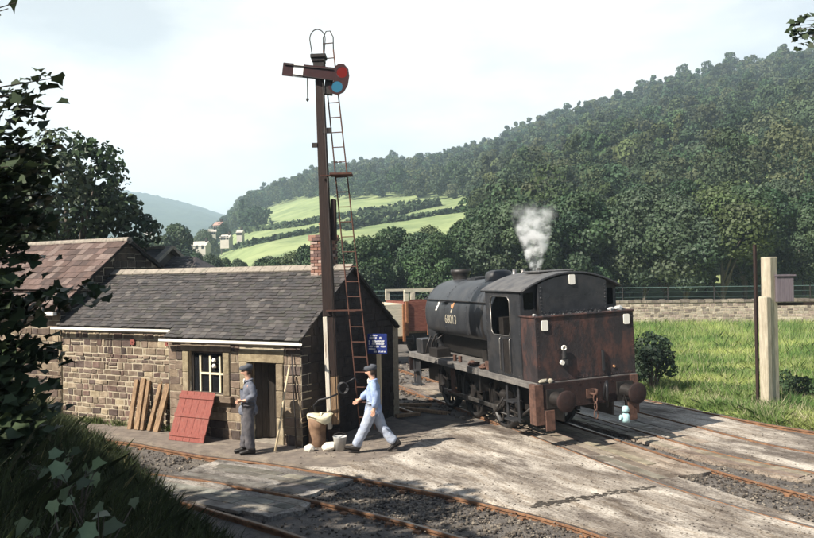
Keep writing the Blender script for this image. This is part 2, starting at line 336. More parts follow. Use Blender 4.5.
def paving_mat(name, rotz, c1, c2, dark):
    m = pm(name, c1, c2, 1.3, 0.93, 0.7, 34, c3=dark, c3scale=1.1, c3pos=0.55, stretch=(1, 0.38, 1), c3w=0.07, contrast=0.13, rotz=rotz)
    n = m.node_tree.nodes; l = m.node_tree.links; b = n['Principled BSDF']
    # long joints between boards / wear streaks
    tc = n.new('ShaderNodeTexCoord'); mp = n.new('ShaderNodeMapping'); mp0 = n.new('ShaderNodeMapping'); mp0.inputs['Rotation'].default_value = (0, 0, rotz); mp.inputs['Scale'].default_value = (4.2, 0.6, 1)
    nz = n.new('ShaderNodeTexNoise'); nz.inputs['Scale'].default_value = 1.0; nz.inputs['Detail'].default_value = 5; nz.inputs['Roughness'].default_value = 0.7
    l.new(tc.outputs['Object'], mp0.inputs[0]); l.new(mp0.outputs[0], mp.inputs[0]); l.new(mp.outputs[0], nz.inputs['Vector'])
    r = n.new('ShaderNodeValToRGB'); r.color_ramp.elements[0].position = 0.38; r.color_ramp.elements[1].position = 0.5
    r.color_ramp.elements[0].color = (0.66, 0.61, 0.56, 1); r.color_ramp.elements[1].color = (1, 1, 1, 1)
    l.new(nz.outputs[0], r.inputs[0])
    # fine grit
    g = n.new('ShaderNodeTexNoise'); g.inputs['Scale'].default_value = 28; g.inputs['Detail'].default_value = 4
    l.new(tc.outputs['Object'], g.inputs['Vector'])
    gr = n.new('ShaderNodeValToRGB'); gr.color_ramp.elements[0].position = 0.38; gr.color_ramp.elements[1].position = 0.52
    gr.color_ramp.elements[0].color = (0.62, 0.6, 0.58, 1); gr.color_ramp.elements[1].color = (1, 1, 1, 1)
    l.new(g.outputs[0], gr.inputs[0])
    x = n.new('ShaderNodeMix'); x.data_type = 'RGBA'; x.blend_type = 'MULTIPLY'; x.inputs[0].default_value = 1
    x2 = n.new('ShaderNodeMix'); x2.data_type = 'RGBA'; x2.blend_type = 'MULTIPLY'; x2.inputs[0].default_value = 1
    src = b.inputs['Base Color'].links[0].from_socket
    l.new(src, x.inputs[6]); l.new(r.outputs[0], x.inputs[7]); l.new(x.outputs[2], x2.inputs[6]); l.new(gr.outputs[0], x2.inputs[7])
    l.new(x2.outputs[2], b.inputs['Base Color'])
    return m
M['yard'] = paving_mat('dusty_yard_paving', rad(-28), (0.23, 0.195, 0.16), (0.58, 0.525, 0.45), (0.125, 0.102, 0.085))
M['boards'] = paving_mat('crossing_boards', rad(-27), (0.16, 0.125, 0.10), (0.42, 0.355, 0.285), (0.075, 0.058, 0.047))
M['boards2'] = paving_mat('crossing_boards_near', rad(-48), (0.18, 0.165, 0.15), (0.42, 0.385, 0.34), (0.075, 0.066, 0.06))

# ------------------------------------------------------------------ terrain
PE = [(-1500, 0.0), (0, 0.0), (120, 0.005), (180, 0.022), (205, 0.038), (225, 0.055), (250, 0.090), (330, 0.124), (400, 0.130), (450, 0.136), (510, 0.158), (560, 0.182), (620, 0.203), (680, 0.222), (740, 0.236), (814, 0.256), (900, 0.275), (1200, 0.30), (2600, 0.30)]
PR = [(-1500, 700), (120, 560), (215, 620), (250, 640), (330, 620), (450, 560), (620, 480), (814, 420), (1200, 330), (2600, 260)]
PF = [(-1500, 70), (100, 90), (250, 75), (475, 60), (814, 56), (1200, 54), (2600, 54)]
def lerp(t, x):
    return float(np.interp(x, [a for a, b in t], [b for a, b in t]))
def terr(px, D):
    e = lerp(PE, px); R = lerp(PR, px); F = lerp(PF, px)
    zr = CAM_H + e * R
    s = (D - F) / (R - F)
    if s <= 0: return -0.3
    if s > 1: return zr * (1 - 0.12 * (s - 1))
    return -0.3 + (zr + 0.3) * (0.35 * s + 0.65 * s ** 1.3)
def ground_z(x, y):
    return terr(407 + FPX * x / y, y) if y > 40 else -0.13

def grid_mesh(name, nx, ny, fn, mat, kind='structure', smooth=True):
    vs = [fn(i / (nx - 1), j / (ny - 1)) for j in range(ny) for i in range(nx)]
    fs = [(j * nx + i, j * nx + i + 1, (j + 1) * nx + i + 1, (j + 1) * nx + i) for j in range(ny - 1) for i in range(nx - 1)]
    me = bpy.data.meshes.new(name); me.from_pydata(vs, [], fs); me.update()
    o = finish(name, me, mat, None, smooth)
    if kind: o['kind'] = kind
    return o
gm = MB(); gm.add([(-3500, -300, -0.132), (3500, -300, -0.132), (3500, 4200, -0.132), (-3500, 4200, -0.132)], [(0, 1, 2, 3)])
# detailed piece of the same sheet near the camera is a gentle relief on top
ground = gm.build('ground', M['cinder']); tag(ground, kind='structure')
def gfn(u, v):
    x = -14 + u * 34; y = 2 + v * 46
    z = -0.088 + 0.02 * mn.noise(Vector((x * 1.5, y * 1.5, 0))) + 0.012 * mn.noise(Vector((x * 6, y * 6, 3)))
    if u in (0, 1) or v in (0, 1): z = -0.15
    return (x, y, z)
grid_mesh('cinder_bed', 220, 260, gfn, M['cinder'])

def hfn(u, v):
    px = -600 + u * 2400
    F = lerp(PF, px); R = lerp(PR, px)
    D = F + (R * 1.25 - F) * v ** 1.4
    return ((px - 407) / FPX * D, D, terr(px, D) + (0.8 * mn.noise(Vector((px * 0.02, D * 0.03, 0))) * min(1, v * 8)))
grid_mesh('hillside', 200, 110, hfn, M['hillturf'])

DH = [(-900, 0.15), (0, 0.14), (110, 0.122), (150, 0.116), (190, 0.103), (235, 0.085), (300, 0.066), (420, 0.05), (700, 0.03)]
def dfn(u, v):
    px = -700 + u * 1400
    D = 700 + v * 1300
    e = lerp(DH, px); zr = e * 1750
    s = min(1, v / 0.82)
    z = zr * s ** 1.2 + 14 * s * mn.fractal(Vector((px * 0.008, v * 3, 1)), 1.0, 2.0, 4) + s * 5 * mn.noise(Vector((px * 0.35, v * 60, 5))) - 1
    return ((px - 407) / FPX * D, D, z)
grid_mesh('distant_hill', 420, 160, dfn, M['farwood'])

# ------------------------------------------------------------------ yard paving, embankment
def poly_slab(name, pts, z, th, mat, jag=0.0, kind='structure', label=None):
    # subdivide the outline and roughen it, then extrude
    P = []
    n = len(pts)
    for i in range(n):
        a = Vector(pts[i]); b = Vector(pts[(i + 1) % n]); k = max(1, int((b - a).length / 0.25))
        for q in range(k):
            p = a.lerp(b, q / k)
            if jag and q: p = p + Vector((mn.noise(Vector((p.x * 3, p.y * 3, 1))), mn.noise(Vector((p.x * 3, p.y * 3, 9))))) * jag
            P.append((p.x, p.y))
    me = plate_mesh(P, [], th, Matrix.Translation((0, 0, z - th / 2)))
    o = finish(name, me, mat); o['kind'] = kind
    return o
def pxs(l, z=0): return [gp(a, b, z) for a, b in l]

footpath = poly_slab('footpath', [(-12.5, 20.9)] + [(-9.4, 19.4)] + pxs([(131, 438.5), (196, 450.5), (255, 457.0), (300, 464), (330, 466.5), (400, 452), (432, 428), (392, 417)]) + [(-0.6, 21.4), (-9, 25.5)], -0.022, 0.12, M['dirt'], 0.02)
r1 = pxs([(60, 434), (131, 443), (196, 455), (255, 461.8), (300, 468.7), (340, 475), (418, 489.5), (480, 503), (560, 523), (600, 536), (680, 560)])
yard = poly_slab('yard_paving', pxs([(300, 465.5), (340, 472), (418, 486), (480, 499.5), (560, 519), (600, 532), (680, 556), (860, 575), (838, 531), (686, 480), (600, 453.5), (541, 435), (500, 424.5), (432, 427.4), (401, 451.2), (332, 466.8)]), -0.012, 0.12, M['yard'], 0.07)

# ------------------------------------------------------------------ tracks
def smooth_path(pts, step=0.3):
    pts = [Vector((*p, 0)) if len(p) == 2 else Vector(p) for p in pts]
    out = []
    for i in range(len(pts) - 1):
        p0 = pts[max(i - 1, 0)]; p1 = pts[i]; p2 = pts[i + 1]; p3 = pts[min(i + 2, len(pts) - 1)]
        n = max(1, int((p2 - p1).length / step))
        for k in range(n):
            t = k / n
            out.append(0.5 * ((2 * p1) + (p2 - p0) * t + (2 * p0 - 5 * p1 + 4 * p2 - p3) * t * t + (3 * p1 - p0 - 3 * p2 + p3) * t ** 3))
    out.append(pts[-1]); return out
def offset(path, d):
    o = []
    for i, p in enumerate(path):
        t = (path[min(i + 1, len(path) - 1)] - path[max(i - 1, 0)]).normalized()
        o.append(p + Vector((t.y, -t.x, 0)) * d)
    return o
def rail_parts(path, parent, name='rail', ztop=0.0):
    hw = 0.035
    prof = [(-0.065, -0.145), (-0.065, -0.13), (-0.012, -0.115), (-0.012, -0.045), (-hw, -0.035), (-hw, -0.006), (-0.026, 0.0), (0.026, 0.0), (hw, -0.006), (hw, -0.035), (0.012, -0.045), (0.012, -0.115), (0.065, -0.13), (0.065, -0.145)]
    rings = []
    for i, p in enumerate(path):
        t = (path[min(i + 1, len(path) - 1)] - path[max(i - 1, 0)]).normalized(); r = Vector((t.y, -t.x, 0))
        wob = 0.004 * mn.noise(p * 1.3)
        rings.append([tuple(p + r * a + Vector((0, 0, b + ztop + wob))) for a, b in prof])
    m = MB(); m.loft(rings, smooth=False); o = m.build(name, M['railrust'], parent)
    hd = MB(); rr = []
    for i, p in enumerate(path):
        t = (path[min(i + 1, len(path) - 1)] - path[max(i - 1, 0)]).normalized(); r = Vector((t.y, -t.x, 0))
        wob = 0.004 * mn.noise(p * 1.3)
        rr.append([tuple(p + r * a + Vector((0, 0, b + ztop + wob))) for a, b in ((-0.027, 0.001), (-0.027, 0.003), (0.027, 0.003), (0.027, 0.001))])
    hd.loft(rr, smooth=False); hd.build('running_surface', M['railtop'], o)
    return o
def chair_mb(p, t):
    m = MB(); r = Vector((t.y, -t.x, 0))
    R = Matrix(((r.x, t.x, 0, p.x), (r.y, t.y, 0, p.y), (0, 0, 1, p.z), (0, 0, 0, 1)))
    m.M = R
    m.box(-0.19, 0.19, -0.09, 0.09, -0.15, -0.112); m.box(-0.13, -0.045, -0.06, 0.06, -0.112, -0.03); m.box(0.045, 0.13, -0.06, 0.06, -0.112, -0.045)
    for a in (-0.155, 0.155): m.cyl((a, 0, -0.112), (a, 0, -0.085), 0.022, n=6)
    return m
def track(ctr, label, bare, gauge=1.505, group='railway tracks across the yard', rails=(-1, 1)):
    """bare: list of (start,end) distances along the path where sleepers and chairs lie exposed"""
    path = smooth_path(ctr); t = empty('railway_track', tuple(path[len(path) // 2]), 0, label, 'track', group)
    inv = -Vector(t.location)
    path = [p + inv for p in path]
    rp = {s: offset(path, s * gauge / 2) for s in rails}
    for s in rails: rail_parts(rp[s], t)
    dist = 0; nxt = 0.3
    for i in range(1, len(path)):
        dist += (path[i] - path[i - 1]).length
        if dist >= nxt:
            nxt += 0.78
            if any(a <= dist <= b for a, b in bare):
                tt = (path[i] - path[i - 1]).normalized(); r = Vector((tt.y, -tt.x, 0))
                if len(rails) == 2:
                    m = MB(); m.beam(path[i] - r * 1.28 + Vector((0, 0, -0.207)), path[i] + r * 1.28 + Vector((0, 0, -0.207)), 0.25, 0.115); m.build('sleeper', M['sleeper'], t, 0.008)
                for s in rails: chair_mb(rp[s][i], tt).build('rail_chair', M['railrust'], t, 0.006)
    return t
def mid(a, b): return ((a[0] + b[0]) / 2, (a[1] + b[1]) / 2)

# loco track
LD = Vector((-0.341, 0.940, 0)).normalized()
L0 = Vector((3.89, 17.0, 0))
lt = [tuple((L0 + LD * s))[:2] for s in (24, 16, 9, 3, 0.0)] + [(5.05, 14.0), (6.3, 11.75), (7.7, 9.9), (9.3, 8.3)]
track(lt, 'railway track under the steam locomotive, curving out through dark ballast at the right foreground', [(0, 17.5), (28.5, 40)])
# far siding left of it
track([(-3.9, 34), (-2.5, 29.8), (-1.25, 26.2), (0.1, 23.0), (0.75, 21.6)], 'rusty track behind the hut corner, left of the locomotive', [(0, 12.3)])
# right hand track through paving
track([(0.9, 34), (3.2, 27), (5.0, 21.3), (6.0, 18.6), (6.85, 16.35), (8.0, 14.6), (9.6, 12.6), (11.5, 10.6)], 'track set in pale paving right of the locomotive shadow', [(0, 11)])
# rail at the grass edge
track([(4.6, 29), (6.6, 23.0), (8.1, 19.5), (9.2, 17.7), (11.5, 14.6), (13, 13)], 'single rusty rail along the edge of the bright grass', [(0, 7)], rails=(0,))
# near tracks
def offp(path, d): return [tuple(p)[:2] for p in offset([Vector((*q, 0)) for q in path], d)]
t3c = offp(r1, 0.7525)
track(t3c, 'rusty track crossing the foreground in front of the stone hut', [(0, 4.9), (8.6, 30)])
track([tuple(p)[:2] for p in (Vector((-8.6, 15.5)), Vector((-6.3, 14.3)), Vector((-4.5, 12.75)), Vector((-2.2, 10.8)), Vector((-0.2, 8.8)))], 'shaded track nearest the grass bank at lower left', [])

# boards inside the tracks
def strip(name, path, d0, d1, z, mat, s0=0, s1=1, jag=0.03):
    p = smooth_path(path); n = len(p); p = p[int(n * s0):max(int(n * s1), 2)]
    a = offset(p, d0); b = offset(p, d1)
    pts = [tuple(q)[:2] for q in a[::2]] + [tuple(q)[:2] for q in reversed(b[::2])]
    return poly_slab(name, pts, z, 0.10, mat, jag)
strip('crossing_boards', lt, -0.64, 0.64, -0.014, M['boards'], 0.40, 0.80, 0.05)
rt = [(0.9, 34), (3.2, 27), (5.0, 21.3), (6.0, 18.6), (6.85, 16.35), (8.0, 14.6), (9.6, 12.6), (11.5, 10.6)]
strip('crossing_boards', rt, -0.64, 0.66, -0.012, M['yard'], 0.48, 0.86)
strip('crossing_boards', rt, 0.83, 1.35, -0.020, M['boards'], 0.44, 0.80, 0.10)
strip('crossing_boards', rt, -2.1, -0.84, -0.018, M['yard'], 0.44, 1.0, 0.10)
strip('crossing_boards', t3c, -0.66, 0.66, -0.012, M['boards2'], 0.36, 0.62, 0.12)
strip('crossing_boards', t3c, 0.84, 1.75, -0.016, M['boards2'], 0.22, 0.64, 0.25)

# single timbers of the crossings, laid between and beside the rails
M['timber'] = pm('crossing_timber', (0.5, 0.48, 0.45), (1.0, 0.98, 0.95), 3.5, 0.93, 0.6, 24, attr=True, c3=(0.35, 0.32, 0.29), c3scale=2.0, c3pos=0.56, c3w=0.1)
def timbers(name, path, offs, s0, s1, z, wd=0.235, pale=(0.40, 0.345, 0.28), skipp=0.1):
    p = smooth_path(path, 0.15); n = len(p); i0 = int(n * s0); i1 = int(n * s1); m = MB()
    for d in offs:
        q = offset(p, d); i = i0 + random.randint(0, 6)
        while i < i1 - 3:
            k = min(random.randint(9, 19), i1 - 1 - i)
            if random.random() > skipp and k > 2:
                kk = random.uniform(0.55, 1.25); c = tuple(v * kk * random.uniform(0.95, 1.05) for v in pale); dz = random.uniform(-0.007, 0.005); w2 = wd * random.uniform(0.42, 0.47)
                rings = []
                for t in range(i, i + k):
                    tt = (q[min(t + 1, n - 1)] - q[max(t - 1, 0)]).normalized(); r = Vector((tt.y, -tt.x, 0)); a = q[t]
                    e = 0.004 * mn.noise(a * 5)
                    rings.append([tuple(a + r * (w2 + e) + Vector((0, 0, z + dz))), tuple(a - r * (w2 + e) + Vector((0, 0, z + dz))), tuple(a - r * w2 + Vector((0, 0, z - 0.05))), tuple(a + r * w2 + Vector((0, 0, z - 0.05)))])
                m.loft(rings, c, smooth=False)
            i += k
    o = m.build(name, M['timber']); o['kind'] = 'structure'
random.seed(17)
timbers('crossing_timbers', lt, (-0.5, -0.25, 0.0, 0.25, 0.5), 0.42, 0.79, -0.003)
timbers('crossing_timbers', rt, (0.95, 1.2), 0.46, 0.80, -0.004, skipp=0.25)
timbers('crossing_timbers', rt, (-0.5, -0.25, 0.0, 0.25, 0.5), 0.50, 0.70, -0.003, pale=(0.42, 0.37, 0.31), skipp=0.3)
timbers('crossing_timbers', t3c, (-0.5, -0.25, 0.0, 0.25, 0.5), 0.37, 0.60, -0.002, pale=(0.34, 0.315, 0.28), skipp=0.15)
timbers('crossing_timbers', t3c, (0.97, 1.22, 1.47, 1.72), 0.24, 0.63, -0.004, pale=(0.34, 0.315, 0.28), skipp=0.25)
random.seed(23)

# embankment
T0 = Vector((-6.6, 17.4)); TD = Vector((0.513, -0.858)); TN = Vector((-0.858, -0.513))
def bank_h(x, y):
    r = Vector((x, y)) - T0; d = r.dot(TN) + 0.35 * mn.noise(Vector((x * 0.6, y * 0.6, 0)))
    h = min(max(d, -0.4) * 0.72, 2.25) if d < 3.4 else 2.25 + 0.05 * (d - 3.4)
    h = -0.25 + (h + 0.25) * 1.0
    return h + 0.06 * mn.noise(Vector((x * 2, y * 2, 4)))
def bfn(u, v):
    x = -16 + u * 17; y = -3 + v * 22
    return (x, y, bank_h(x, y))
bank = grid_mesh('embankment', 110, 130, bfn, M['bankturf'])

# grassy field right of tracks
def edge_x(y): return float(np.interp(y, [12, 13, 14.6, 17.7, 19.5, 23, 29, 34, 56], [15.6, 14.0, 12.2, 9.7, 8.35, 6.95, 4.9, 3.3, -2]))
def fz(x, y):
    d = x - edge_x(y)
    base = -0.02 + 0.05 * mn.noise(Vector((x * 0.5, y * 0.5, 0))) + 0.02 * mn.noise(Vector((x * 3, y * 3, 0)))
    return base if d > 0.5 else base - 0.25 * max(0, (0.5 - d))
grid_mesh('grass_field', 150, 120, lambda u, v: (lambda y: (lambda x: (x, y, fz(x, y)))(edge_x(y) - 0.8 + u * 62))(11 + v * 47), M['field'])

# ------------------------------------------------------------------ stone wall mesh builder
STC = [(0.30, 0.235, 0.175), (0.25, 0.19, 0.15), (0.36, 0.29, 0.21), (0.19, 0.145, 0.12), (0.14, 0.11, 0.10), (0.42, 0.345, 0.26), (0.27, 0.21, 0.165), (0.22, 0.165, 0.14), (0.31, 0.24, 0.19)]
def stones(m, x0, x1, z0, z1, y, holes=(), hmin=0.13, hmax=0.24, wmin=0.18, wmax=0.5, depth=0.06, cols=STC, ztop=None, gap=0.016, sgn=-1):
    """courses of separate stones on a vertical face at y, standing proud towards sgn*Y; holes are (x0,x1,z0,z1)"""
    z = z0
    while z < z1 - 0.02:
        h = random.uniform(hmin, hmax); h = min(h, z1 - z)
        if z1 - (z + h) < hmin * 0.5: h = z1 - z
        x = x0
        while x < x1 - 0.005:
            wd = random.uniform(wmin, wmax); wd = min(wd, x1 - x)
            if x1 - (x + wd) < wmin * 0.4: wd = x1 - x
            segs = [(x, x + wd)]
            for hx0, hx1, hz0, hz1 in holes:
                if z + h > hz0 + 0.01 and z < hz1 - 0.01:
                    ns = []
                    for a, b in segs:
                        if b <= hx0 or a >= hx1: ns.append((a, b)); continue
                        if a < hx0: ns.append((a, hx0))
                        if b > hx1: ns.append((hx1, b))
                    segs = ns
            for a, b in segs:
                if b - a < 0.04: continue
                if ztop and z + h * 0.6 > ztop((a + b) / 2): continue
                parts = [(z, z + h)]
                if h > 0.19 and random.random() < 0.25: zz = z + h * random.uniform(0.4, 0.6); parts = [(z, zz), (zz, z + h)]
                for c0, c1 in parts:
                    g = gap * random.uniform(0.5, 1.2); pr = random.uniform(0.004, 0.024); ch = 0.012
                    c = random.choice(cols); k = random.uniform(0.8, 1.2); c = tuple(q * k for q in c)
                    X0, X1, Z0, Z1 = a + g / 2, b - g / 2, c0 + g / 2, c1 - g / 2
                    j = lambda: random.uniform(-0.012, 0.012)
                    back = [(X0 + j(), y, Z0 + j()), (X1 + j(), y, Z0 + j()), (X1 + j(), y, Z1 + j()), (X0 + j(), y, Z1 + j())]
                    fr = [(p[0] + (ch if i in (0, 3) else -ch), y + sgn * (pr + j() * 0.6), p[2] + (ch if i < 2 else -ch)) for i, p in enumerate(back)]
                    m.add(back + fr, [(4, 5, 6, 7), (0, 1, 5, 4), (1, 2, 6, 5), (2, 3, 7, 6), (3, 0, 4, 7)] if sgn < 0 else [(7, 6, 5, 4), (4, 5, 1, 0), (5, 6, 2, 1), (6, 7, 3, 2), (7, 4, 0, 3)], c)
            x += wd
        z += h
    return m

def slate_plane(m, O, U, V, L, S, w=0.19, e=0.115, cols=((0.10, 0.085, 0.085),), th=0.014, skip=None):
    """rows of slates: O eave corner, U along eave (unit), V up slope (unit)"""
    O = Vector(O); U = Vector(U); V = Vector(V); Nn = U.cross(V).normalized()
    rows = int(S / e) + 1
    for r in range(rows):
        s0 = r * e; s1 = min(s0 + e * 1.25, S)
        if s0 >= S - 0.02: break
        x = -random.uniform(0, w); off = random.uniform(-0.006, 0.006)
        while x < L:
            ww = w * random.uniform(0.82, 1.15); a = max(x, 0); b = min(x + ww - 0.006, L); x += ww
            if b - a < 0.03: continue
            if skip and skip((a + b) / 2, s0): continue
            lift = 0.024 + random.uniform(-0.005, 0.011); t0 = random.uniform(-0.016, 0.010)
            c = random.choice(cols); k = random.uniform(0.8, 1.2); c = tuple(q * k for q in c)
            A = O + U * a + V * (s0 + off + t0); B = O + U * b + V * (s0 + off + t0 + random.uniform(-0.003, 0.003)); Cc = O + U * b + V * s1; D = O + U * a + V * s1
            vs = [A + Nn * lift, B + Nn * lift, Cc + Nn * 0.008, D + Nn * 0.008, A + Nn * (lift - th), B + Nn * (lift - th), Cc, D]
            m.add(vs, [(0, 1, 2, 3), (4, 5, 1, 0), (5, 6, 2, 1), (7, 4, 0, 3)], c)
    return m
SLC = [(0.068, 0.061, 0.059), (0.082, 0.072, 0.068), (0.058, 0.054, 0.053), (0.115, 0.103, 0.093), (0.075, 0.065, 0.061), (0.066, 0.062, 0.052), (0.07, 0.063, 0.06)]
CTC = [(0.115, 0.075, 0.062), (0.15, 0.10, 0.085), (0.09, 0.062, 0.054), (0.19, 0.14, 0.12)]

# ------------------------------------------------------------------ stone hut
HX = Vector((0.88, -0.47)).normalized(); HRZ = math.atan2(HX.y, HX.x)
hut = empty('stone_hut', (-2.34, 17.22, -0.03), HRZ, 'low sandstone hut with dark slate roof, window and open doorway, behind the two men', 'building')
JX = -3.87; LX = -8.0; DP = 4.1; EZ = 2.46; RZ = 3.92; RY = 2.05; SB = 0.27
slope = (RZ - EZ) / RY
door = (-1.48, -0.67, 0.0, 1.80); win = (-3.24, -2.19, 1.0, 2.0)
me = plate_mesh([(JX, -0.1), (0, -0.1), (0, EZ - 0.03), (JX, EZ - 0.03)], [[(door[0], -0.02), (door[1], -0.02), (door[1], door[3]), (door[0], door[3])], [(win[0], win[2]), (win[1], win[2]), (win[1], win[3]), (win[0], win[3])]], 0.36, M_xz(0.19))
wall = finish('front_wall', me, M['mortar'], hut)
m = MB(); stones(m, JX, 0.0, 0, EZ - 0.04, 0.008, [(door[0] - 0.22, door[1] + 0.2, -1, door[3] + 0.26), (win[0] - 0.2, win[1] + 0.2, win[2] - 0.16, win[3] + 0.24)], 0.15, 0.24, 0.2, 0.5)
m.build('stonework', M['stone'], wall)
m = MB(); m.box(LX, JX - 0.003, SB, SB + 0.36, -0.1, EZ + 0.16); wall2 = m.build('front_wall', M['mortar'], hut, label='set-back left stretch of the front wall')
m = MB(); stones(m, LX, JX - 0.02, 0, EZ + 0.15, SB - 0.001, (), 0.10, 0.2, 0.10, 0.38, cols=STC + [(0.22, 0.15, 0.13), (0.15, 0.11, 0.1), (0.5, 0.42, 0.3)], gap=0.03)
m.build('stonework', M['stone'], wall2)
# gable (facing right) and far gable, rear wall
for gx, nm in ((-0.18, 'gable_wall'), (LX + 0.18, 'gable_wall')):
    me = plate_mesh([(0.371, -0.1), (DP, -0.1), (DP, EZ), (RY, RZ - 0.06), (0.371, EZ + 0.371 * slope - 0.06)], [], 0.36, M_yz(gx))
    gw = finish(nm, me, M['shadestone'], hut)  # darker stone than the front wall, shade painted in
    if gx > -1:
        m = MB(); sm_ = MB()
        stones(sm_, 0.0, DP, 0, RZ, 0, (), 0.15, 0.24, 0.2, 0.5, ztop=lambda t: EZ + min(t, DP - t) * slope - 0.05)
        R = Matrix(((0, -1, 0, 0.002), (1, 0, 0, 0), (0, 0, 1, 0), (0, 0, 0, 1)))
        m.M = R; m.add(sm_.v, sm_.f); m.build('stonework', M['shadestone'], gw)
m = MB(); m.box(LX, 0, DP + 0.002, DP + 0.3, -0.1, EZ); m.build('rear_wall', M['mortar'], hut)
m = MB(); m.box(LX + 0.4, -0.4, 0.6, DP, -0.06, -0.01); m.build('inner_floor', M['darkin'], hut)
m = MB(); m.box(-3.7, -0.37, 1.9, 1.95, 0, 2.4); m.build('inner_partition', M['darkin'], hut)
# dressed stone
DS = [(0.40, 0.34, 0.23), (0.46, 0.39, 0.28), (0.34, 0.28, 0.2)]
ms = MB()
for zz in range(3):
    for x0, x1 in ((door[0] - 0.21, door[0]), (door[1], door[1] + 0.19)):
        ms.box(x0, x1, -0.035, 0.2, zz * 0.6, zz * 0.6 + 0.59, random.choice(DS))
ms.box(door[0] - 0.24, door[1] + 0.22, -0.03, 0.2, 1.803, 2.06, (0.44, 0.37, 0.25))
ms.build('door_surround', M['stone'], hut, 0.012)
ms = MB()
for x0, x1 in ((win[0] - 0.19, win[0] - 0.003), (win[1] + 0.003, win[1] + 0.19)):
    for zz in range(2): ms.box(x0, x1, -0.035, 0.2, 1.0 + zz * 0.5, 1.495 + zz * 0.5, random.choice(DS))
ms.box(win[0] - 0.24, win[1] + 0.24, -0.03, 0.2, 2.003, 2.22, (0.30, 0.25, 0.2))
wsur = ms.build('window_surround', M['stone'], hut, 0.012)
ms = MB(); ms.box(win[0] - 0.3, win[1] + 0.3, -0.13, 0.2, 0.85, 0.997, (0.28, 0.22, 0.17)); ms.build('window_sill', M['stone'], hut, 0.015)
# window timber
wd_ = MB(); a0, a1, b0, b1 = win[0], win[1], win[2], win[3]
for x in (a0 + 0.03, a1 - 0.03): wd_.box(x - 0.03, x + 0.03, 0.08, 0.14, b0, b1)
wd_.box(a0 + 0.061, a1 - 0.061, 0.08, 0.14, b1 - 0.05, b1); wd_.box(a0 + 0.061, a1 - 0.061, 0.08, 0.14, b0, b0 + 0.05)
wf = wd_.build('window_frame', M['doorwood'], hut)
gb = MB()
for k in range(3):
    x = a0 + 0.28 + k * 0.30; gb.box(x - 0.022, x + 0.022, 0.07, 0.105, b0 + 0.052, b1 - 0.1)
gb.box(a0 + 0.28, a1 - 0.062, 0.065, 0.1045, 1.46, 1.505)
gb.build('glazing_bars', M['creamwood'], wf)
g = MB(); g.box(a0 + 0.06, a1 - 0.06, 0.112, 0.118, b0 + 0.05, b1 - 0.05); g.build('pane', M['glass'], wf)
g = MB()
for zz in (1.62, 1.75): g.lathe([(0.001, 0.0), (0.045, 0.0), (0.052, 0.05), (0.03, 0.09), (0.001, 0.09)], (a0 + 0.72, 0.06, zz), n=12)
g.build('white_pane_mark', M['whitemark'], wf)  # two pale ovals in front of the upper right pane
# door leaf, opened inwards
dl = MB()
for k in range(5): dl.box(0.004 + k * 0.15, 0.146 + k * 0.15, 0, 0.035, 0.03, 1.77)
dl.box(0, 0.75, 0.036, 0.06, 0.35, 0.47); dl.box(0, 0.75, 0.036, 0.06, 1.35, 1.47)
dlo = dl.build('door', M['doorwood'], hut, 0.004); dlo.location = (door[0] + 0.03, 0.22, 0); dlo.rotation_euler = (0, 0, rad(48))
db = MB(); db.box(door[0], door[1], 0.0, 0.35, -0.02, 0.03); db.build('door_step', M['ridge'], hut)
m = MB(); m.beam((-1.2, 1.0, 0.45), (-0.7, 1.0, 0.55), 0.05, 0.05); m.beam((-1.3, 0.9, 0.12), (-0.75, 1.2, 0.2), 0.06, 0.06); m.build('stored_battens', M['palewood'], hut)
# roof
V = Vector((0, RY, RZ - EZ)).normalized(); SL = math.hypot(RY, RZ - EZ)
ov = 0.16
rb = MB()
for ys, (yy0, x0, x1) in enumerate(((-ov, JX + 0.02, 0.12), (SB - ov, LX, JX + 0.02))):
    z0 = EZ + slope * yy0
    rb.add([(x0, yy0, z0), (x1, yy0, z0), (x1, RY, RZ), (x0, RY, RZ), (x0, yy0, z0 - 0.05), (x1, yy0, z0 - 0.05), (x1, RY, RZ - 0.05), (x0, RY, RZ - 0.05)], [(0, 1, 2, 3), (7, 6, 5, 4), (0, 4, 5, 1), (1, 5, 6, 2), (3, 7, 4, 0)])
bk = EZ - slope * 0.15
rb.add([(LX, DP + 0.15, bk), (0.12, DP + 0.15, bk), (0.12, RY, RZ), (LX, RY, RZ), (LX, DP + 0.15, bk - 0.05), (0.12, DP + 0.15, bk - 0.05), (0.12, RY, RZ - 0.05), (LX, RY, RZ - 0.05)], [(3, 2, 1, 0), (4, 5, 6, 7), (1, 5, 4, 0), (2, 6, 5, 1)])
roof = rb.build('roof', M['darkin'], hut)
m = MB()
slate_plane(m, (JX + 0.02, -ov - 0.03, EZ + slope * (-ov - 0.03)), (1, 0, 0), V, 0.13 - JX - 0.02, math.hypot(RY + ov, (RY + ov) * slope), cols=SLC)
slate_plane(m, (LX, SB - ov - 0.03, EZ + slope * (SB - ov - 0.03)), (1, 0, 0), V, JX + 0.02 - LX, math.hypot(RY - SB + ov, (RY - SB + ov) * slope), cols=SLC)
V2 = Vector((0, -RY, RZ - EZ)).normalized()
slate_plane(m, (0.13, DP + 0.17, EZ - slope * 0.17), (-1, 0, 0), V2, 0.13 - LX, math.hypot(RY + 0.17, (RY + 0.17) * slope), cols=SLC)
m.build('slates', M['slate'], roof)
m = MB(); x = LX
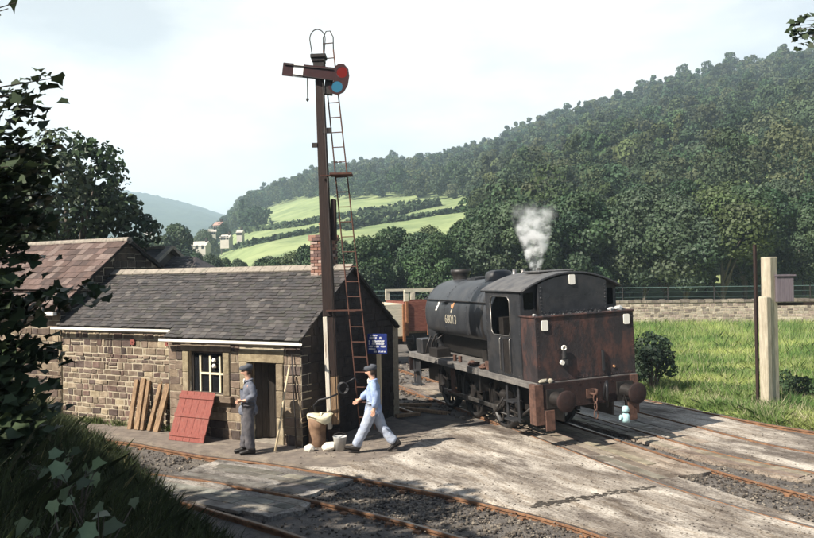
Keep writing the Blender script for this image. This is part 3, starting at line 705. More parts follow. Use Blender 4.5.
while x < 0.1:
    wdt = min(0.45, 0.13 - x)
    for s in (-1, 1):
        m.add([(x, RY, RZ + 0.075), (x + wdt - 0.012, RY, RZ + 0.075), (x + wdt - 0.012, RY + s * 0.17, RZ - 0.05), (x, RY + s * 0.17, RZ - 0.05), (x, RY, RZ + 0.045), (x + wdt - 0.012, RY, RZ + 0.045), (x + wdt - 0.012, RY + s * 0.16, RZ - 0.075), (x, RY + s * 0.16, RZ - 0.075)],
              [(0, 1, 2, 3), (7, 6, 5, 4), (2, 1, 5, 6), (0, 3, 7, 4), (3, 2, 6, 7)])
    x += 0.45
m.build('ridge_tiles', M['ridge'], roof)
# gutters
for (x0, x1, yy, zz) in ((JX - 0.05, 0.16, -ov - 0.07, EZ + slope * -ov - 0.075), (LX - 0.1, JX + 0.05, SB - ov - 0.07, EZ + slope * (SB - ov) - 0.075)):
    g = MB(); rings = []
    for x in (x0, x1):
        rings.append([(x, yy + 0.06 * math.cos(t), zz + 0.055 * math.sin(t)) for t in [rad(180 + 18 * k) for k in range(11)]] + [(x, yy + 0.05 * math.cos(t), zz + 0.045 * math.sin(t)) for t in [rad(360 - 18 * k) for k in range(11)]])
    g.loft(rings, smooth=False); g.box(x0, x1, yy - 0.062, yy - 0.055, zz - 0.03, zz + 0.03); g.build('gutter', M['whitepaint'], hut)
dpipe = MB(); dpipe.tube([(JX - 0.05, SB - 0.14, EZ + 0.02), (JX - 0.06, 0.06, EZ - 0.2), (JX - 0.08, 0.1, EZ - 0.4), (JX - 0.08, 0.1, 0.9)], 0.03, 8); dpipe.build('downpipe', M['ridge'], hut)
# chimney
cb = MB()
cz = RZ - 0.35; ct = 4.72; cx0, cx1 = -0.95, -0.52; cy0, cy1 = RY - 0.26, RY + 0.26
cb.box(cx0 + 0.02, cx1 - 0.02, cy0 + 0.02, cy1 - 0.02, cz, ct - 0.02, (0.3, 0.25, 0.2))
z = cz; rr = 0
while z < ct - 0.02:
    out_ = 0.03 if z > ct - 0.17 else 0
    for (ax0, ax1, fy, hor) in ((cx0 - out_, cx1 + out_, cy0 - out_, True), (cx0 - out_, cx1 + out_, cy1 + out_, True), (cy0, cy1, cx0 - out_, False), (cy0, cy1, cx1 + out_, False)):
        x = ax0 - (0.11 if rr % 2 else 0)
        while x < ax1 - 0.01:
            a = max(x, ax0); b = min(x + 0.215, ax1)
            if b - a > 0.03:
                c = random.choice([(0.27, 0.14, 0.10), (0.33, 0.19, 0.145), (0.2, 0.11, 0.09), (0.42, 0.31, 0.26), (0.15, 0.095, 0.085)])
                if hor: cb.box(a + 0.003, b - 0.005, fy - 0.02, fy + 0.02, z + 0.004, z + 0.068, c)
                else: cb.box(fy - 0.02, fy + 0.02, a + 0.021, b - 0.021, z + 0.004, z + 0.068, c)
            x += 0.225
    z += 0.077; rr += 1
chim = cb.build('chimney', M['brick'], hut)
m = MB(); m.lathe([(0.0, 0.0), (0.11, 0.0), (0.10, 0.25), (0.12, 0.27), (0.12, 0.31), (0.08, 0.31), (0.08, 0.1), (0.0, 0.1)], (-0.74, RY, ct - 0.01)); m.build('chimney_pot', M['earthen'], chim)
# iron tie plates
for t_, zz in ((5.35, 2.14), (4.15, 2.14)):
    m = MB(); m.cyl((-t_, SB - 0.045, zz), (-t_, SB - 0.02, zz), 0.085, n=16); m.box(-t_ - 0.07, -t_ + 0.07, SB - 0.055, SB - 0.044, zz - 0.07, zz + 0.07); m.cyl((-t_, SB - 0.075, zz), (-t_, SB - 0.05, zz), 0.02, n=6)
    m.build('tie_plate', M['redboard'], hut)

# taller tiled building adjoining on the left
barn = empty('tiled_barn', (-2.34, 17.22, -0.03), HRZ, 'taller barn with brown tiled roof and dark gable, left of the slate hut', 'building')
BX0, BX1 = -14.5, -8.03; by0, by1, bya, bze, bza = 0.25, 5.5, 2.55, 3.05, 4.86
bs = (bza - bze) / (bya - by0); bs2 = (bza - bze) / (by1 - bya)
m = MB(); m.box(BX0, BX1 - 0.38, by0, by0 + 0.35, -0.1, bze); bwall = m.build('front_wall', M['mortar'], barn)
m = MB(); stones(m, BX0, BX1, 0, bze - 0.02, by0 - 0.001, (), 0.13, 0.24, 0.16, 0.5, cols=STC); m.build('stonework', M['stone'], bwall)
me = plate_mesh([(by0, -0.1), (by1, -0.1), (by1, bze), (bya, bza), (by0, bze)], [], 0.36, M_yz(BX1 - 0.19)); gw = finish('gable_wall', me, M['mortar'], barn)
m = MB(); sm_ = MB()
stones(sm_, by0, by1, EZ - 0.2, bza, 0, (), 0.15, 0.24, 0.2, 0.5, cols=[(0.10, 0.08, 0.065), (0.13, 0.1, 0.08), (0.08, 0.065, 0.055)], ztop=lambda t: min(bze + (t - by0) * bs, bze + (by1 - t) * bs2) - 0.05)  # barn gable stones coloured dark to carry the shade of this side
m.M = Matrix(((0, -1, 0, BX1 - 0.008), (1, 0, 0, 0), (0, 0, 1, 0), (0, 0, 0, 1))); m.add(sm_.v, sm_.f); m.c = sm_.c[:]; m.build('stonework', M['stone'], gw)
m = MB(); m.box(BX0, BX0 + 0.3, by0 + 0.36, by1, -0.1, bze); m.box(BX0 + 0.31, BX1 - 0.4, by1 - 0.3, by1, -0.1, bze); m.build('rear_walls', M['mortar'], barn)
rb = MB(); xo = BX1 + 0.12; f0 = by0 - 0.2; fz0 = bze - bs * 0.2; b0_ = by1 + 0.2; bz0 = bze - bs2 * 0.2
rb.add([(BX0, f0, fz0 + .02), (xo, f0, fz0 + .02), (xo, bya, bza + .02), (BX0, bya, bza + .02), (BX0, f0, fz0 - 0.06), (xo, f0, fz0 - 0.06), (xo, bya, bza - 0.06), (BX0, bya, bza - 0.06)], [(0, 1, 2, 3), (7, 6, 5, 4), (0, 4, 5, 1), (1, 5, 6, 2), (3, 7, 4, 0)])
rb.add([(BX0, b0_, bz0 + .02), (xo, b0_, bz0 + .02), (xo, bya, bza + .02), (BX0, bya, bza + .02), (BX0, b0_, bz0 - 0.06), (xo, b0_, bz0 - 0.06), (xo, bya, bza - 0.06), (BX0, bya, bza - 0.06)], [(3, 2, 1, 0), (4, 5, 6, 7), (1, 5, 4, 0), (2, 6, 5, 1)])
broof = rb.build('roof', M['darkin'], barn)
m = MB(); Vb = Vector((0, bya - f0, bza - fz0)).normalized()
slate_plane(m, (BX0, f0 - 0.03, fz0 + 0.01), (1, 0, 0), Vb, xo - BX0 + 0.01, math.hypot(bya - f0, bza - fz0) + 0.02, w=0.27, e=0.28, cols=CTC, th=0.022)
Vb2 = Vector((0, bya - b0_, bza - bz0)).normalized()
slate_plane(m, (xo, b0_ + 0.03, bz0 + 0.01), (-1, 0, 0), Vb2, xo - BX0, math.hypot(bya - b0_, bza - bz0), w=0.27, e=0.28, cols=CTC, th=0.022)
m.build('clay_tiles', M['claytile'], broof)
m = MB(); x = BX0
while x < xo:
    m.cyl((x, bya, bza + 0.0), (min(x + 0.42, xo), bya, bza + 0.0), 0.10, n=10); x += 0.43
m.build('ridge_tiles', M['ridge'], broof)
m = MB(); m.box(BX0, BX1 + 0.1, by0 - 0.32, by0 - 0.2, fz0 - 0.1, fz0 - 0.01); m.build('gutter', M['whitepaint'], barn)

# roof behind
def wpt(px, D, py): return Vector(((px - 407) / FPX * D, D, CAM_H + (horizon(px) - py) / FPX * D))
cott = empty('slate_cottage', (0, 0, 0), 0, 'slate roofed cottage with stone verge, beyond the hut roof between barn and chimney', 'building')
A_ = wpt(170, 31, 248); cx_ = A_.x; cyy = A_.y; ax = Vector((0.88, -0.47, 0)).normalized(); pr_ = Vector((0.47, 0.88, 0)).normalized()
cott.location = (cx_, cyy, -0.1); cott.rotation_euler = (0, 0, HRZ); rz_ = A_.z + 0.1; ez_ = rz_ - 1.7
m = MB(); m.box(-5, -0.1, -2.3, 2.3, 0, ez_); cw = m.build('wall', M['mortar'], cott)
m = MB(); Vc = Vector((0, 2.5, 1.85)).normalized(); hl = math.hypot(2.5, 1.85)
slate_plane(m, (-5, -2.5, rz_ - 1.85), (1, 0, 0), Vc, 5.0, hl, cols=SLC)
slate_plane(m, (0, 2.5, rz_ - 1.85), (-1, 0, 0), Vector((0, -2.5, 1.85)).normalized(), 5.0, hl, cols=SLC)
m.add([(-0.14, -2.3, ez_), (-0.14, 2.3, ez_), (-0.14, 0, rz_ - 0.02)], [(0, 1, 2)], (0.1, 0.09, 0.08))
m.add([(-5, -2.5, rz_ - 1.86), (0, -2.5, rz_ - 1.86), (0, 0, rz_ - 0.01), (-5, 0, rz_ - 0.01)], [(0, 1, 2, 3)], (0.06, 0.05, 0.05))
cr_ = m.build('roof', M['slate'], cott)
m = MB(); m.beam((0.05, -2.5, rz_ - 1.8), (0.05, 0, rz_ + 0.05), 0.28, 0.12); m.beam((0.05, 0.02, rz_ + 0.04), (0.05, 2.5, rz_ - 1.8), 0.28, 0.12); m.build('verge_coping', M['ridge'], cr_)
m = MB(); m.beam((-5, 0, rz_ + 0.03), (-0.1, 0, rz_ + 0.03), 0.26, 0.1); m.build('ridge_tiles', M['ridge'], cr_)
m = MB(); m.box(-0.1, 3.0, -1.7, 1.7, 0, ez_ - 0.3); m.build('side_wing', M['mortar'], cott)
m = MB(); Vd = Vector((0, 1.9, 1.4)).normalized()
slate_plane(m, (0.2, -1.9, rz_ - 1.75), (1, 0, 0), Vd, 3.0, math.hypot(1.9, 1.4), cols=SLC, skip=lambda a, s: a > 3.0 - s * 0.9)
m.add([(0.2, -1.9, rz_ - 1.77), (3.2, -1.9, rz_ - 1.77), (1.3, 0, rz_ - 0.37), (0.2, 0, rz_ - 0.37)], [(0, 1, 2, 3)], (0.06, 0.05, 0.05))
m.add([(3.2, -1.9, rz_ - 1.77), (3.2, 1.9, rz_ - 1.77), (1.3, 0, rz_ - 0.37)], [(0, 1, 2)], (0.08, 0.07, 0.07))
m.add([(3.2, 1.9, rz_ - 1.77), (0.2, 1.9, rz_ - 1.77), (0.2, 0, rz_ - 0.37), (1.3, 0, rz_ - 0.37)], [(0, 1, 2, 3)], (0.08, 0.07, 0.07))
m.build('wing_roof', M['slate'], cott)

# ------------------------------------------------------------------ things by the hut
def hutpt(x, y, z=0.0):
    p = Vector((-2.34, 17.22, 0)) + Vector((HX.x, HX.y, 0)) * x + Vector((-HX.y, HX.x, 0)) * y
    return (p.x, p.y, z - 0.02)
# red ledged board
o = empty('ledged_board', hutpt(-2.78, -0.62), HRZ, 'red painted ledged shutter board leaning under the hut window', 'board')
m = MB(); m.M = Matrix.Rotation(rad(-22), 4, 'X')
for k in range(5): m.box(-0.525 + k * 0.21, -0.525 + k * 0.21 + 0.205, -0.012, 0.012, 0, 1.16, j=0.002)
m.build('planks', M['redboard'], o, 0.003)
for zz in (0.1, 0.55, 0.98):
    m = MB(); m.M = Matrix.Rotation(rad(-22), 4, 'X'); m.box(-0.53, 0.53, -0.034, -0.0125, zz, zz + 0.085); m.build('ledge', M['redboard'], o, 0.003)
# timber frames
for i, (xx, lab) in enumerate(((-5.0, 'weathered wooden pallet leaning on the stone wall, left one of the pair'), (-4.35, 'weathered wooden pallet leaning on the stone wall, right one nearer the red board'))):
    o = empty('wooden_pallet', hutpt(xx, -0.32 + SB), HRZ, lab, 'pallet', 'pallets leaning on the wall')
    Rm = Matrix.Rotation(rad(-14 - 3 * i), 4, 'X') @ Matrix.Rotation(rad(-2 + 6 * i), 4, 'Y')
    for a, tt in ((-0.24, 0.12), (-0.02, 0.16), (0.2, 0.10)):
        if i == 1 and a == 0.2: continue
        m = MB(); m.M = Rm; m.box(a, a + tt, -0.035, 0.035, 0, 1.22 + random.uniform(-.05, .05), j=0.006); m.build('upright', M['oldwood'], o, 0.005)
    for zz in (0.05, 0.6, 1.08):
        m = MB(); m.M = Rm; m.box(-0.24, 0.3 if i == 0 else 0.14, 0.037, 0.07, zz, zz + 0.08); m.build('crosspiece', M['oldwood'], o, 0.004)
# leaning poles
def worldpole(name, p0, p1, r, mat, label, cat):
    p0 = Vector(p0); p1 = Vector(p1); o_ = MB().tube([Vector((0, 0, 0)), (p1 - p0) * 0.33 + Vector((0.01, 0, 0)), (p1 - p0) * 0.66 - Vector((0.006, 0, 0)), p1 - p0], [r, r * 0.97, r * 0.93, r * 0.85], 8).build(name, mat); o_.location = p0
    tag(o_, label, cat); return o_
b = gp(272, 451.5); worldpole('wooden_pole', (b[0], b[1], 0.0), hutpt(-0.26, -0.06, 1.78), 0.025, M['palewood'], 'pale wooden pole leaning against the hut between doorway and corner', 'pole')
b = gp(293, 448); worldpole('iron_rod', (b[0], b[1], 0.0), hutpt(-0.2, -0.06, 2.0), 0.016, M['iron'], 'thin dark rod standing upright at the hut corner behind the pale pole', 'rod')

# ------------------------------------------------------------------ signal
sb = Vector((-1.66, 17.45, -0.02))
sig = empty('semaphore_signal', tuple(sb), 0, 'tall dark timber semaphore signal with red and white arm standing against the hut gable', 'signal')
top = Vector((-0.205, 0, 8.42))
def sp(z): return top * (z / top.z)
m = MB(); m.beam(sp(2.82), sp(8.42), 0.265, 0.27, up=(0, 1, 0), taper=0.66); post = m.build('post', M['tarwood'], sig, 0.012)
m = MB(); m.beam(sp(0.35) + Vector((-0.085, 0, 0)), sp(2.816) + Vector((-0.085, 0, 0)), 0.095, 0.26, up=(0, 1, 0))
m.build('post_base', M['whitepost'], sig, 0.012, label='lower post with flaking white paint')
m = MB(); m.beam(sp(0.45) + Vector((0.05, 0.01, 0)), sp(1.5) + Vector((0.05, 0.01, 0)), 0.165, 0.24, up=(0, 1, 0)); m.build('post_scarf', M['oldwood'], sig, 0.01)
m = MB(); m.beam(sp(1.503) + Vector((0.05, 0.01, 0)), sp(2.816) + Vector((0.05, 0.01, 0)), 0.165, 0.25, up=(0, 1, 0)); m.build('post_core', M['tarwood'], sig, 0.01)
m = MB(); m.beam(sp(0.0), sp(0.346), 0.25, 0.25, up=(0, 1, 0)); m.build('post_foot', M['tarwood'], sig, 0.01)
m = MB(); m.beam(sp(8.42), sp(8.5), 0.28, 0.28, up=(0, 1, 0)); m.beam(sp(8.3), sp(8.42), 0.24, 0.24, up=(0, 1, 0)); m.beam(sp(8.5), sp(8.58), 0.34, 0.34, up=(0, 1, 0)); m.build('post_cap', M['iron'], sig, 0.01)
m = MB(); c = sp(8.58); m.tube([c + Vector((-0.14, 0, 0))] + [c + Vector((-0.02 - 0.17 * math.cos(t), 0, 0.36 + 0.22 * math.sin(t))) for t in [math.pi * k / 14 for k in range(15)]] + [c + Vector((0.12, 0, 0))], 0.012, 6); m.build('guard_hoop', M['iron'], sig)
# arm
az = 8.15; ac = sp(az) + Vector((0.02, -0.17, 0)); arm = empty('arm', tuple(ac)); arm.parent = sig; arm.rotation_euler = (0, rad(7.5), rad(-3))
m = MB(); m.box(-0.82, 0.36, -0.012, 0.012, -0.14, 0.15); m.build('arm_blade', M['armred'], arm, 0.004)
m = MB(); m.box(-0.58, -0.36, -0.0145, 0.0145, -0.142, 0.152); m.build('white_stripe', M['armwhite'], arm)
m = MB(); m.cyl((-0.78, -0.03, 0.10), (0.3, -0.03, 0.10), 0.012, n=6); m.cyl((-0.6, -0.03, -0.1), (0.3, -0.03, -0.14), 0.012, n=6); m.build('arm_stay', M['iron'], arm)
m = MB()
ro = [(0.32, 0.17), (0.40, 0.24), (0.52, 0.24), (0.62, 0.15), (0.66, 0.0), (0.65, -0.2), (0.58, -0.36), (0.46, -0.44), (0.33, -0.42), (0.25, -0.34), (0.22, -0.26), (0.3, -0.26), (0.33, -0.14)]
def circ(cx, cy, r, n=20): return [(cx + r * math.cos(2 * math.pi * k / n), cy + r * math.sin(2 * math.pi * k / n)) for k in range(n)]
me = plate_mesh(ro, [circ(0.495, 0.06, 0.122), circ(0.42, -0.265, 0.122)], 0.03, M_xz(0)); spc = finish('spectacle', me, M['armred'], arm)
m = MB(); m.cyl((0.495, -0.012, 0.06), (0.495, 0.008, 0.06), 0.120, n=24); m.build('red_lens', M['lensred'], spc)
m = MB(); m.cyl((0.42, -0.012, -0.265), (0.42, 0.008, -0.265), 0.120, n=24); m.build('blue_lens', M['lensblue'], spc)
m = MB(); m.box(0.13, 0.3, 0.06, 0.24, -0.42, -0.12); m.cyl((0.215, 0.15, -0.12), (0.215, 0.15, -0.05), 0.06, n=10); m.build('signal_lamp', M['iron'], arm)
m = MB(); c = ac + Vector((-0.27, 0, -0.1)); m.cyl(c, c + Vector((0.0, 0, -0.45)), 0.012, n=6); m.lump(c + Vector((0, 0, -0.48)), 0.04); m.build('counterweight_rod', M['iron'], sig)
m = MB(); m.tube([sp(0.6) + Vector((0.1, -0.2, 0)), sp(4) + Vector((0.1, -0.19, 0)), sp(8) + Vector((0.08, -0.15, 0))], 0.01, 5); m.build('down_rod', M['iron'], sig)
m = MB(); m.box(-0.1, 0.1, -0.02, 0.02, -0.06, 0.06); lb = m.build('bracket', M['iron'], sig); lb.location = sp(6.9) + Vector((0.13, -0.1, 0))
m = MB(); m.box(-0.09, 0.03, -0.02, 0.02, -0.07, 0.03); lb = m.build('bracket', M['iron'], sig); lb.location = sp(6.6) + Vector((-0.13, -0.1, 0))
m = MB(); m.box(-0.1, 0.02, -0.1, 0.1, -0.45, 0.45); bx = m.build('equipment_case', M['tarwood'], sig, 0.02); bx.location = sp(4.95) + Vector((0.22, 0.05, 0))
# ladder
lad = empty('ladder'); lad.parent = sig
l0 = Vector((0.74, -0.15, 0.35)); l1 = Vector((-0.02, 0.02, 9.0))
ldir = (l1 - l0).normalized(); lx = Vector((0.97, -0.24, 0)).normalized()
def stile(z, s):
    t = (z - l0.z) / (l1.z - l0.z); c = l0.lerp(l1, t); hw = 0.17 - 0.055 * t; return c + lx * s * hw
for s in (-1, 1):
    m = MB(); m.tube([stile(z, s) for z in (0.35, 2, 4, 6, 8, 8.7)] if s < 0 else [stile(z, s) for z in (0.35, 2, 4, 6, 8, 8.7)], 0.017, 6); m.build('stile', M['ladder'], lad)
m = MB(); a = stile(8.7, -1); b = stile(8.7, 1); m.tube([a, a + Vector((0, 0, 0.28)), a.lerp(b, 0.3) + Vector((0, 0, 0.42)), a.lerp(b, 0.7) + Vector((0, 0, 0.42)), b + Vector((0, 0, 0.28)), b], 0.012, 6); m.build('ladder_hoop', M['iron'], lad)
z = 0.6
while z < 9.0:
    m = MB(); m.cyl(stile(z, -1), stile(z, 1), 0.012, n=6); m.build('rung', M['ladder'], lad); z += 0.33
for z in (2.95, 5.9):
    m = MB(); m.beam(sp(z) + Vector((-0.05, -0.19, 0)), stile(z, 1) + Vector((0.02, -0.02, 0)), 0.05, 0.03); m.build('ladder_stay', M['ladder'], lad)
m = MB(); m.box(-0.1, 0.38, -0.35, 0.1, -0.02, 0.02); pf = m.build('foot_platform', M['ladder'], lad); pf.location = stile(5.92, -1)

# hose coil on the post, sack block, bucket, stones
h = MB()
for k in range(3):
    pts = [(0.10 * math.cos(t) + 0.02 * k, -0.03 * k, 0.12 * math.sin(t)) for t in [2 * math.pi * q / 18 for q in range(19)]]
    h.tube(pts, 0.017, 6)
h.tube([(-0.1, -0.05, -0.12), (-0.3, -0.06, -0.2), (-0.5, -0.06, -0.24), (-0.62, -0.05, -0.36), (-0.58, -0.05, -0.5)], 0.022, 6)
h.tube([(0.1, -0.05, 0.12), (0.28, -0.06, 0.22), (0.36, -0.05, 0.1)], 0.02, 6)
ho = h.build('hose', M['rubber']); ho.location = (-1.45, 17.2, 1.25); tag(ho, 'black hose coiled on the white painted part of the signal post', 'hose')
b = gp(314, 446)
o = empty('earthenware_drum', (b[0], b[1] + 0.1, -0.02), 0, 'brown earthenware drum with a pale sack folded over its top, by the hut corner', 'drum')
m = MB(); m.lathe([(0.0, 0), (0.17, 0), (0.19, 0.03), (0.185, 0.2), (0.19, 0.4), (0.2, 0.42), (0.2, 0.62), (0, 0.63)], n=18); m.build('drum_body', M['earthen'], o)
m = MB(); rings = []
for zz, rr in ((0.52, 0.21), (0.58, 0.23), (0.66, 0.23), (0.69, 0.21), (0.70, 0.12), (0.70, 0.01)):
    rings.append([((rr + 0.03 * mn.noise(Vector((math.cos(t) * 2, math.sin(t) * 2, zz * 3)))) * math.cos(t) * 1.25 + 0.06, (rr + 0.02 * math.sin(3 * t)) * math.sin(t), zz + 0.03 * math.sin(2 * t + 1) + (0.1 * max(0, math.cos(t * 1.5)) if zz < 0.6 else 0)) for t in [2 * math.pi * k / 24 for k in range(24)]])
m.loft(rings); m.build('sack', M['canvas'], o)
def bucket(loc, label, mat, sc_=1.0):
    o = empty('bucket', loc, 0, label, 'bucket')
    m = MB(); m.lathe([(0, 0.01), (0.10, 0.01), (0.145, 0.29), (0.152, 0.30), (0.142, 0.30), (0.097, 0.02), (0, 0.02)], n=20); m.build('pail', mat, o)
    m = MB(); m.tube([(0.145 * math.cos(t), 0.05 + 0.145 * math.sin(t) * 0.2, 0.3 + 0.06 * math.sin(t)) for t in [math.pi * k / 10 for k in range(11)]], 0.006, 5); m.build('handle', M['iron'], o)
    o.scale = (sc_,) * 3; return o
b = gp(337, 449.5); bucket((b[0], b[1], -0.02), 'grey galvanised bucket on the ground between signal post and walking man', M['galv'])
for (px, py, r, lab) in ((307, 450, 0.12, 'small whitewashed stone left of the sack-topped drum'), (326, 449.5, 0.15, 'larger whitewashed stone between the drum and the bucket')):
    b = gp(px, py); m = MB(); m.lump((0, 0, r * 0.5), r, sq=(1.2, 1, 0.75)); o = m.build('stone', M['whitestone'], bevel=0.02); o.location = (b[0], b[1], -0.02); tag(o, lab, 'stone')

# blue enamel sign on a post
b = Vector((-0.72, 18.7, -0.1))
o = empty('notice_sign', tuple(b), rad(-16), 'blue enamel notice with white lettering on a pale post behind the walking man', 'sign')
m = MB(); m.box(-0.045, 0.045, 0.02, 0.1, 0, 1.95); m.build('sign_post', M['palewood'], o)
m = MB(); m.box(-0.25, 0.23, -0.012, 0.015, 1.93, 2.40); pl_ = m.build('enamel_plate', M['enamelblue'], o, 0.003)
m = MB(); random.seed(3)
def glyph(x, z, w_, h_):
    k = random.randint(0, 3)
    m.box(x, x + w_ * 0.22, -0.0145, -0.0125, z, z + h_)
    if k != 1: m.box(x + w_ * 0.75, x + w_ * 0.97, -0.0145, -0.0125, z, z + h_)
    if k != 2: m.box(x + w_ * 0.225, x + w_ * 0.745, -0.0145, -0.0125, z + h_ * 0.82, z + h_)
    m.box(x + w_ * 0.225, x + w_ * 0.745, -0.0145, -0.0125, z + h_ * 0.42, z + h_ * 0.58)
    if k == 0: m.box(x + w_ * 0.225, x + w_ * 0.745, -0.0145, -0.0125, z, z + h_ * 0.16)
for (z, x0, x1, hh, ww) in ((2.345, -0.17, 0.03, 0.03, 0.03), (2.27, -0.20, -0.01, 0.055, 0.04), (2.27, 0.05, 0.1, 0.055, 0.04), (2.20, -0.22, 0.20, 0.045, 0.036), (2.14, -0.22, 0.20, 0.04, 0.032), (2.08, -0.22, 0.21, 0.04, 0.034), (2.02, -0.22, -0.02, 0.04, 0.034), (1.96, -0.1, 0.2, 0.035, 0.034)):
    x = x0
    while x < x1 - ww:
        if random.random() > 0.16: glyph(x, z, ww, hh)
        x += ww * 1.25
m.build('lettering', M['armwhite'], pl_)
random.seed(11)

# ------------------------------------------------------------------ locomotive
loco = empty('steam_locomotive', tuple(L0 + Vector((0, 0, -0.02))), 0, 'black saddle tank steam locomotive seen from its rusty bunker end', 'locomotive')
loco.rotation_euler = (0, rad(-2.0), math.atan2(-LD.x, LD.y))
K = M['loco']
m = MB()
for s in (-1, 1): m.box(s * 0.62 - 0.02, s * 0.62 + 0.02, 0.04, 7.76, 0.55, 1.30)
m.box(-0.6, 0.6, 0.5, 7.5, 0.75, 1.0); m.build('frames', M['wheel'], loco)
m = MB(); m.box(-1.24, 1.24, 0.0, 7.8, 1.36, 1.42); 
for s in (-1, 1): m.box(s * 1.235 - 0.012, s * 1.235 + 0.012, 0.01, 7.79, 1.27, 1.36)
m.build('footplate', M['footplate'], loco, 0.006)
for y0, y1, nm in ((-0.04, 0.0, 1), (7.80, 7.84, 0)):
    m = MB(); m.box(-1.24, 1.24, y0, y1, 0.86, 1.40)
    for s in (-1, 1):
        for xx in (0.25, 0.55, 1.15):
            for zz in (0.93, 1.33): m.cyl((s * xx, y0 - 0.012 if nm else y1 + 0.012, zz), (s * xx, (y0 + y1) / 2, zz), 0.018, n=6)
    m.build('buffer_beam', M['beam'], loco, 0.005)
    d = -1 if nm else 1; yb = y0 if nm else y1
    for s in (-1, 1):
        bz = 1.08; bx_ = s * 0.865
        m = MB(); m.box(bx_ - 0.2, bx_ + 0.2, min(yb, yb + d * 0.04), max(yb, yb + d * 0.04), bz - 0.2, bz + 0.2)
        m.cyl((bx_, yb, bz), (bx_, yb + d * 0.3, bz), 0.16, 0.11, n=18); m.cyl((bx_, yb + d * 0.3, bz), (bx_, yb + d * 0.44, bz), 0.07, n=14)
        bf = m.build('buffer', M['wheel'], loco)
        m = MB(); m.lathe([(0.0, 0.0), (0.12, 0.006), (0.2, 0.02), (0.225, 0.035), (0.225, 0.06), (0.19, 0.075), (0.05, 0.08)] if d < 0 else [(0.05, -0.08), (0.19, -0.075), (0.225, -0.06), (0.225, -0.035), (0.2, -0.02), (0.0, 0.0)], (bx_, yb + d * 0.52, bz), 'Y', 28); m.build('buffer_head', M['beam'], bf)
    m = MB(); m.box(-0.09, 0.09, min(yb, yb + d * 0.03), max(yb, yb + d * 0.03), 1.0, 1.2)
    m.tube([(0, yb, 1.1), (0, yb + d * 0.16, 1.1), (0, yb + d * 0.26, 1.13), (0, yb + d * 0.27, 1.2), (0, yb + d * 0.2, 1.21)], 0.03, 8)
    hk = m.build('draw_hook', M['bracket'], loco)
    m = MB()
    for q in range(3):
        zc = 1.02 - q * 0.17; a = (0.045, 0.0) if q % 2 == 0 else (0.0, 0.045)
        m.tube([(a[0] * math.cos(t), yb + d * 0.2 + a[1] * math.cos(t), zc + 0.095 * math.sin(t)) for t in [2 * math.pi * k / 12 for k in range(13)]], 0.014, 6)
    m.build('coupling_chain', M['bracket'], hk)
# bunker
m = MB()
m.box(-1.22, 1.22, 0.003, 0.64, 1.425, 2.80)
# rounded top bead
m.cyl((-1.22, 0.0, 2.80), (1.22, 0.0, 2.80), 0.028, n=8); m.cyl((-1.22, 0, 2.8), (-1.22, 0.7, 2.8), 0.025, n=8); m.cyl((1.22, 0, 2.8), (1.22, 0.7, 2.8), 0.025, n=8)
bunk = m.build('bunker', M['bunker'], loco, 0.03, seg=3)
m = MB()
for zz in [1.5 + 0.09 * k for k in range(14)]:
    for xx in (-1.17, 1.17): m.lump((xx, 0.0, zz), 0.011)
for xx in [-1.1 + 0.1 * k for k in range(23)]:
    m.lump((xx, 0.0, 1.47), 0.011)
m.build('rivets', M['bunker'], bunk)
# raised coal guard
def roofz(x): return 3.72 - 0.34 * (abs(x) / 1.22) ** 2.0
xs_ = [-0.86 + 1.72 * k / 14 for k in range(15)]
prof = [(x, roofz(x) - 0.07) for x in xs_]
me = plate_mesh([(-0.86, 2.79)] + prof + [(0.86, 2.79)], [], 0.12, M_xz(0.50)); cg = finish('coal_guard', me, M['loco'], loco)
m = MB()
for xx in (-0.81, 0.81):
    for k in range(8): m.lump((xx, 0.437, 2.88 + k * 0.075), 0.017)
for k in range(17): m.lump((-0.72 + k * 0.09, 0.437, 2.86), 0.013)
for k in range(15): m.lump((0.0 - 0.7 + k * 0.1, 0.437, 3.2), 0.009)
m.build('rivets', M['loco'], cg)
m = MB()
for k in range(45): m.lump((random.uniform(-1.1, 1.1), random.uniform(0.1, 0.4), 2.79 + random.uniform(0, 0.03)), random.uniform(0.02, 0.05))
m.build('coal', M['coal'], bunk)
m = MB(); m.lump((0.98, 0.2, 2.86), 0.09, sq=(1.5, 1, .7)); m.lump((0.78, 0.2, 2.85), 0.07, sq=(1.4, 1, .7)); m.lump((-1.1, 0.25, 2.83), 0.04); m.build('pale_rags', M['galv'], bunk)
# cab back and front plates
for y, hl in ((0.62, True), (2.32, False)):
    pts = [(-1.21, 1.43)] + [(x, roofz(x) - 0.015) for x in [-1.21 + 2.42 * k / 20 for k in range(21)]] + [(1.21, 1.43)]
    holes = [rrect(-1.14, -0.89, 2.93, 3.30, 0.03), rrect(0.90, 1.14, 2.93, 3.30, 0.03)] if hl else [rrect(-1.12, -0.88, 2.9, 3.28, 0.03), rrect(0.86, 1.12, 2.88, 3.28, 0.03)]
    me = plate_mesh(pts, holes, 0.012, M_xz(y)); finish('cab_end_plate', me, K, loco)
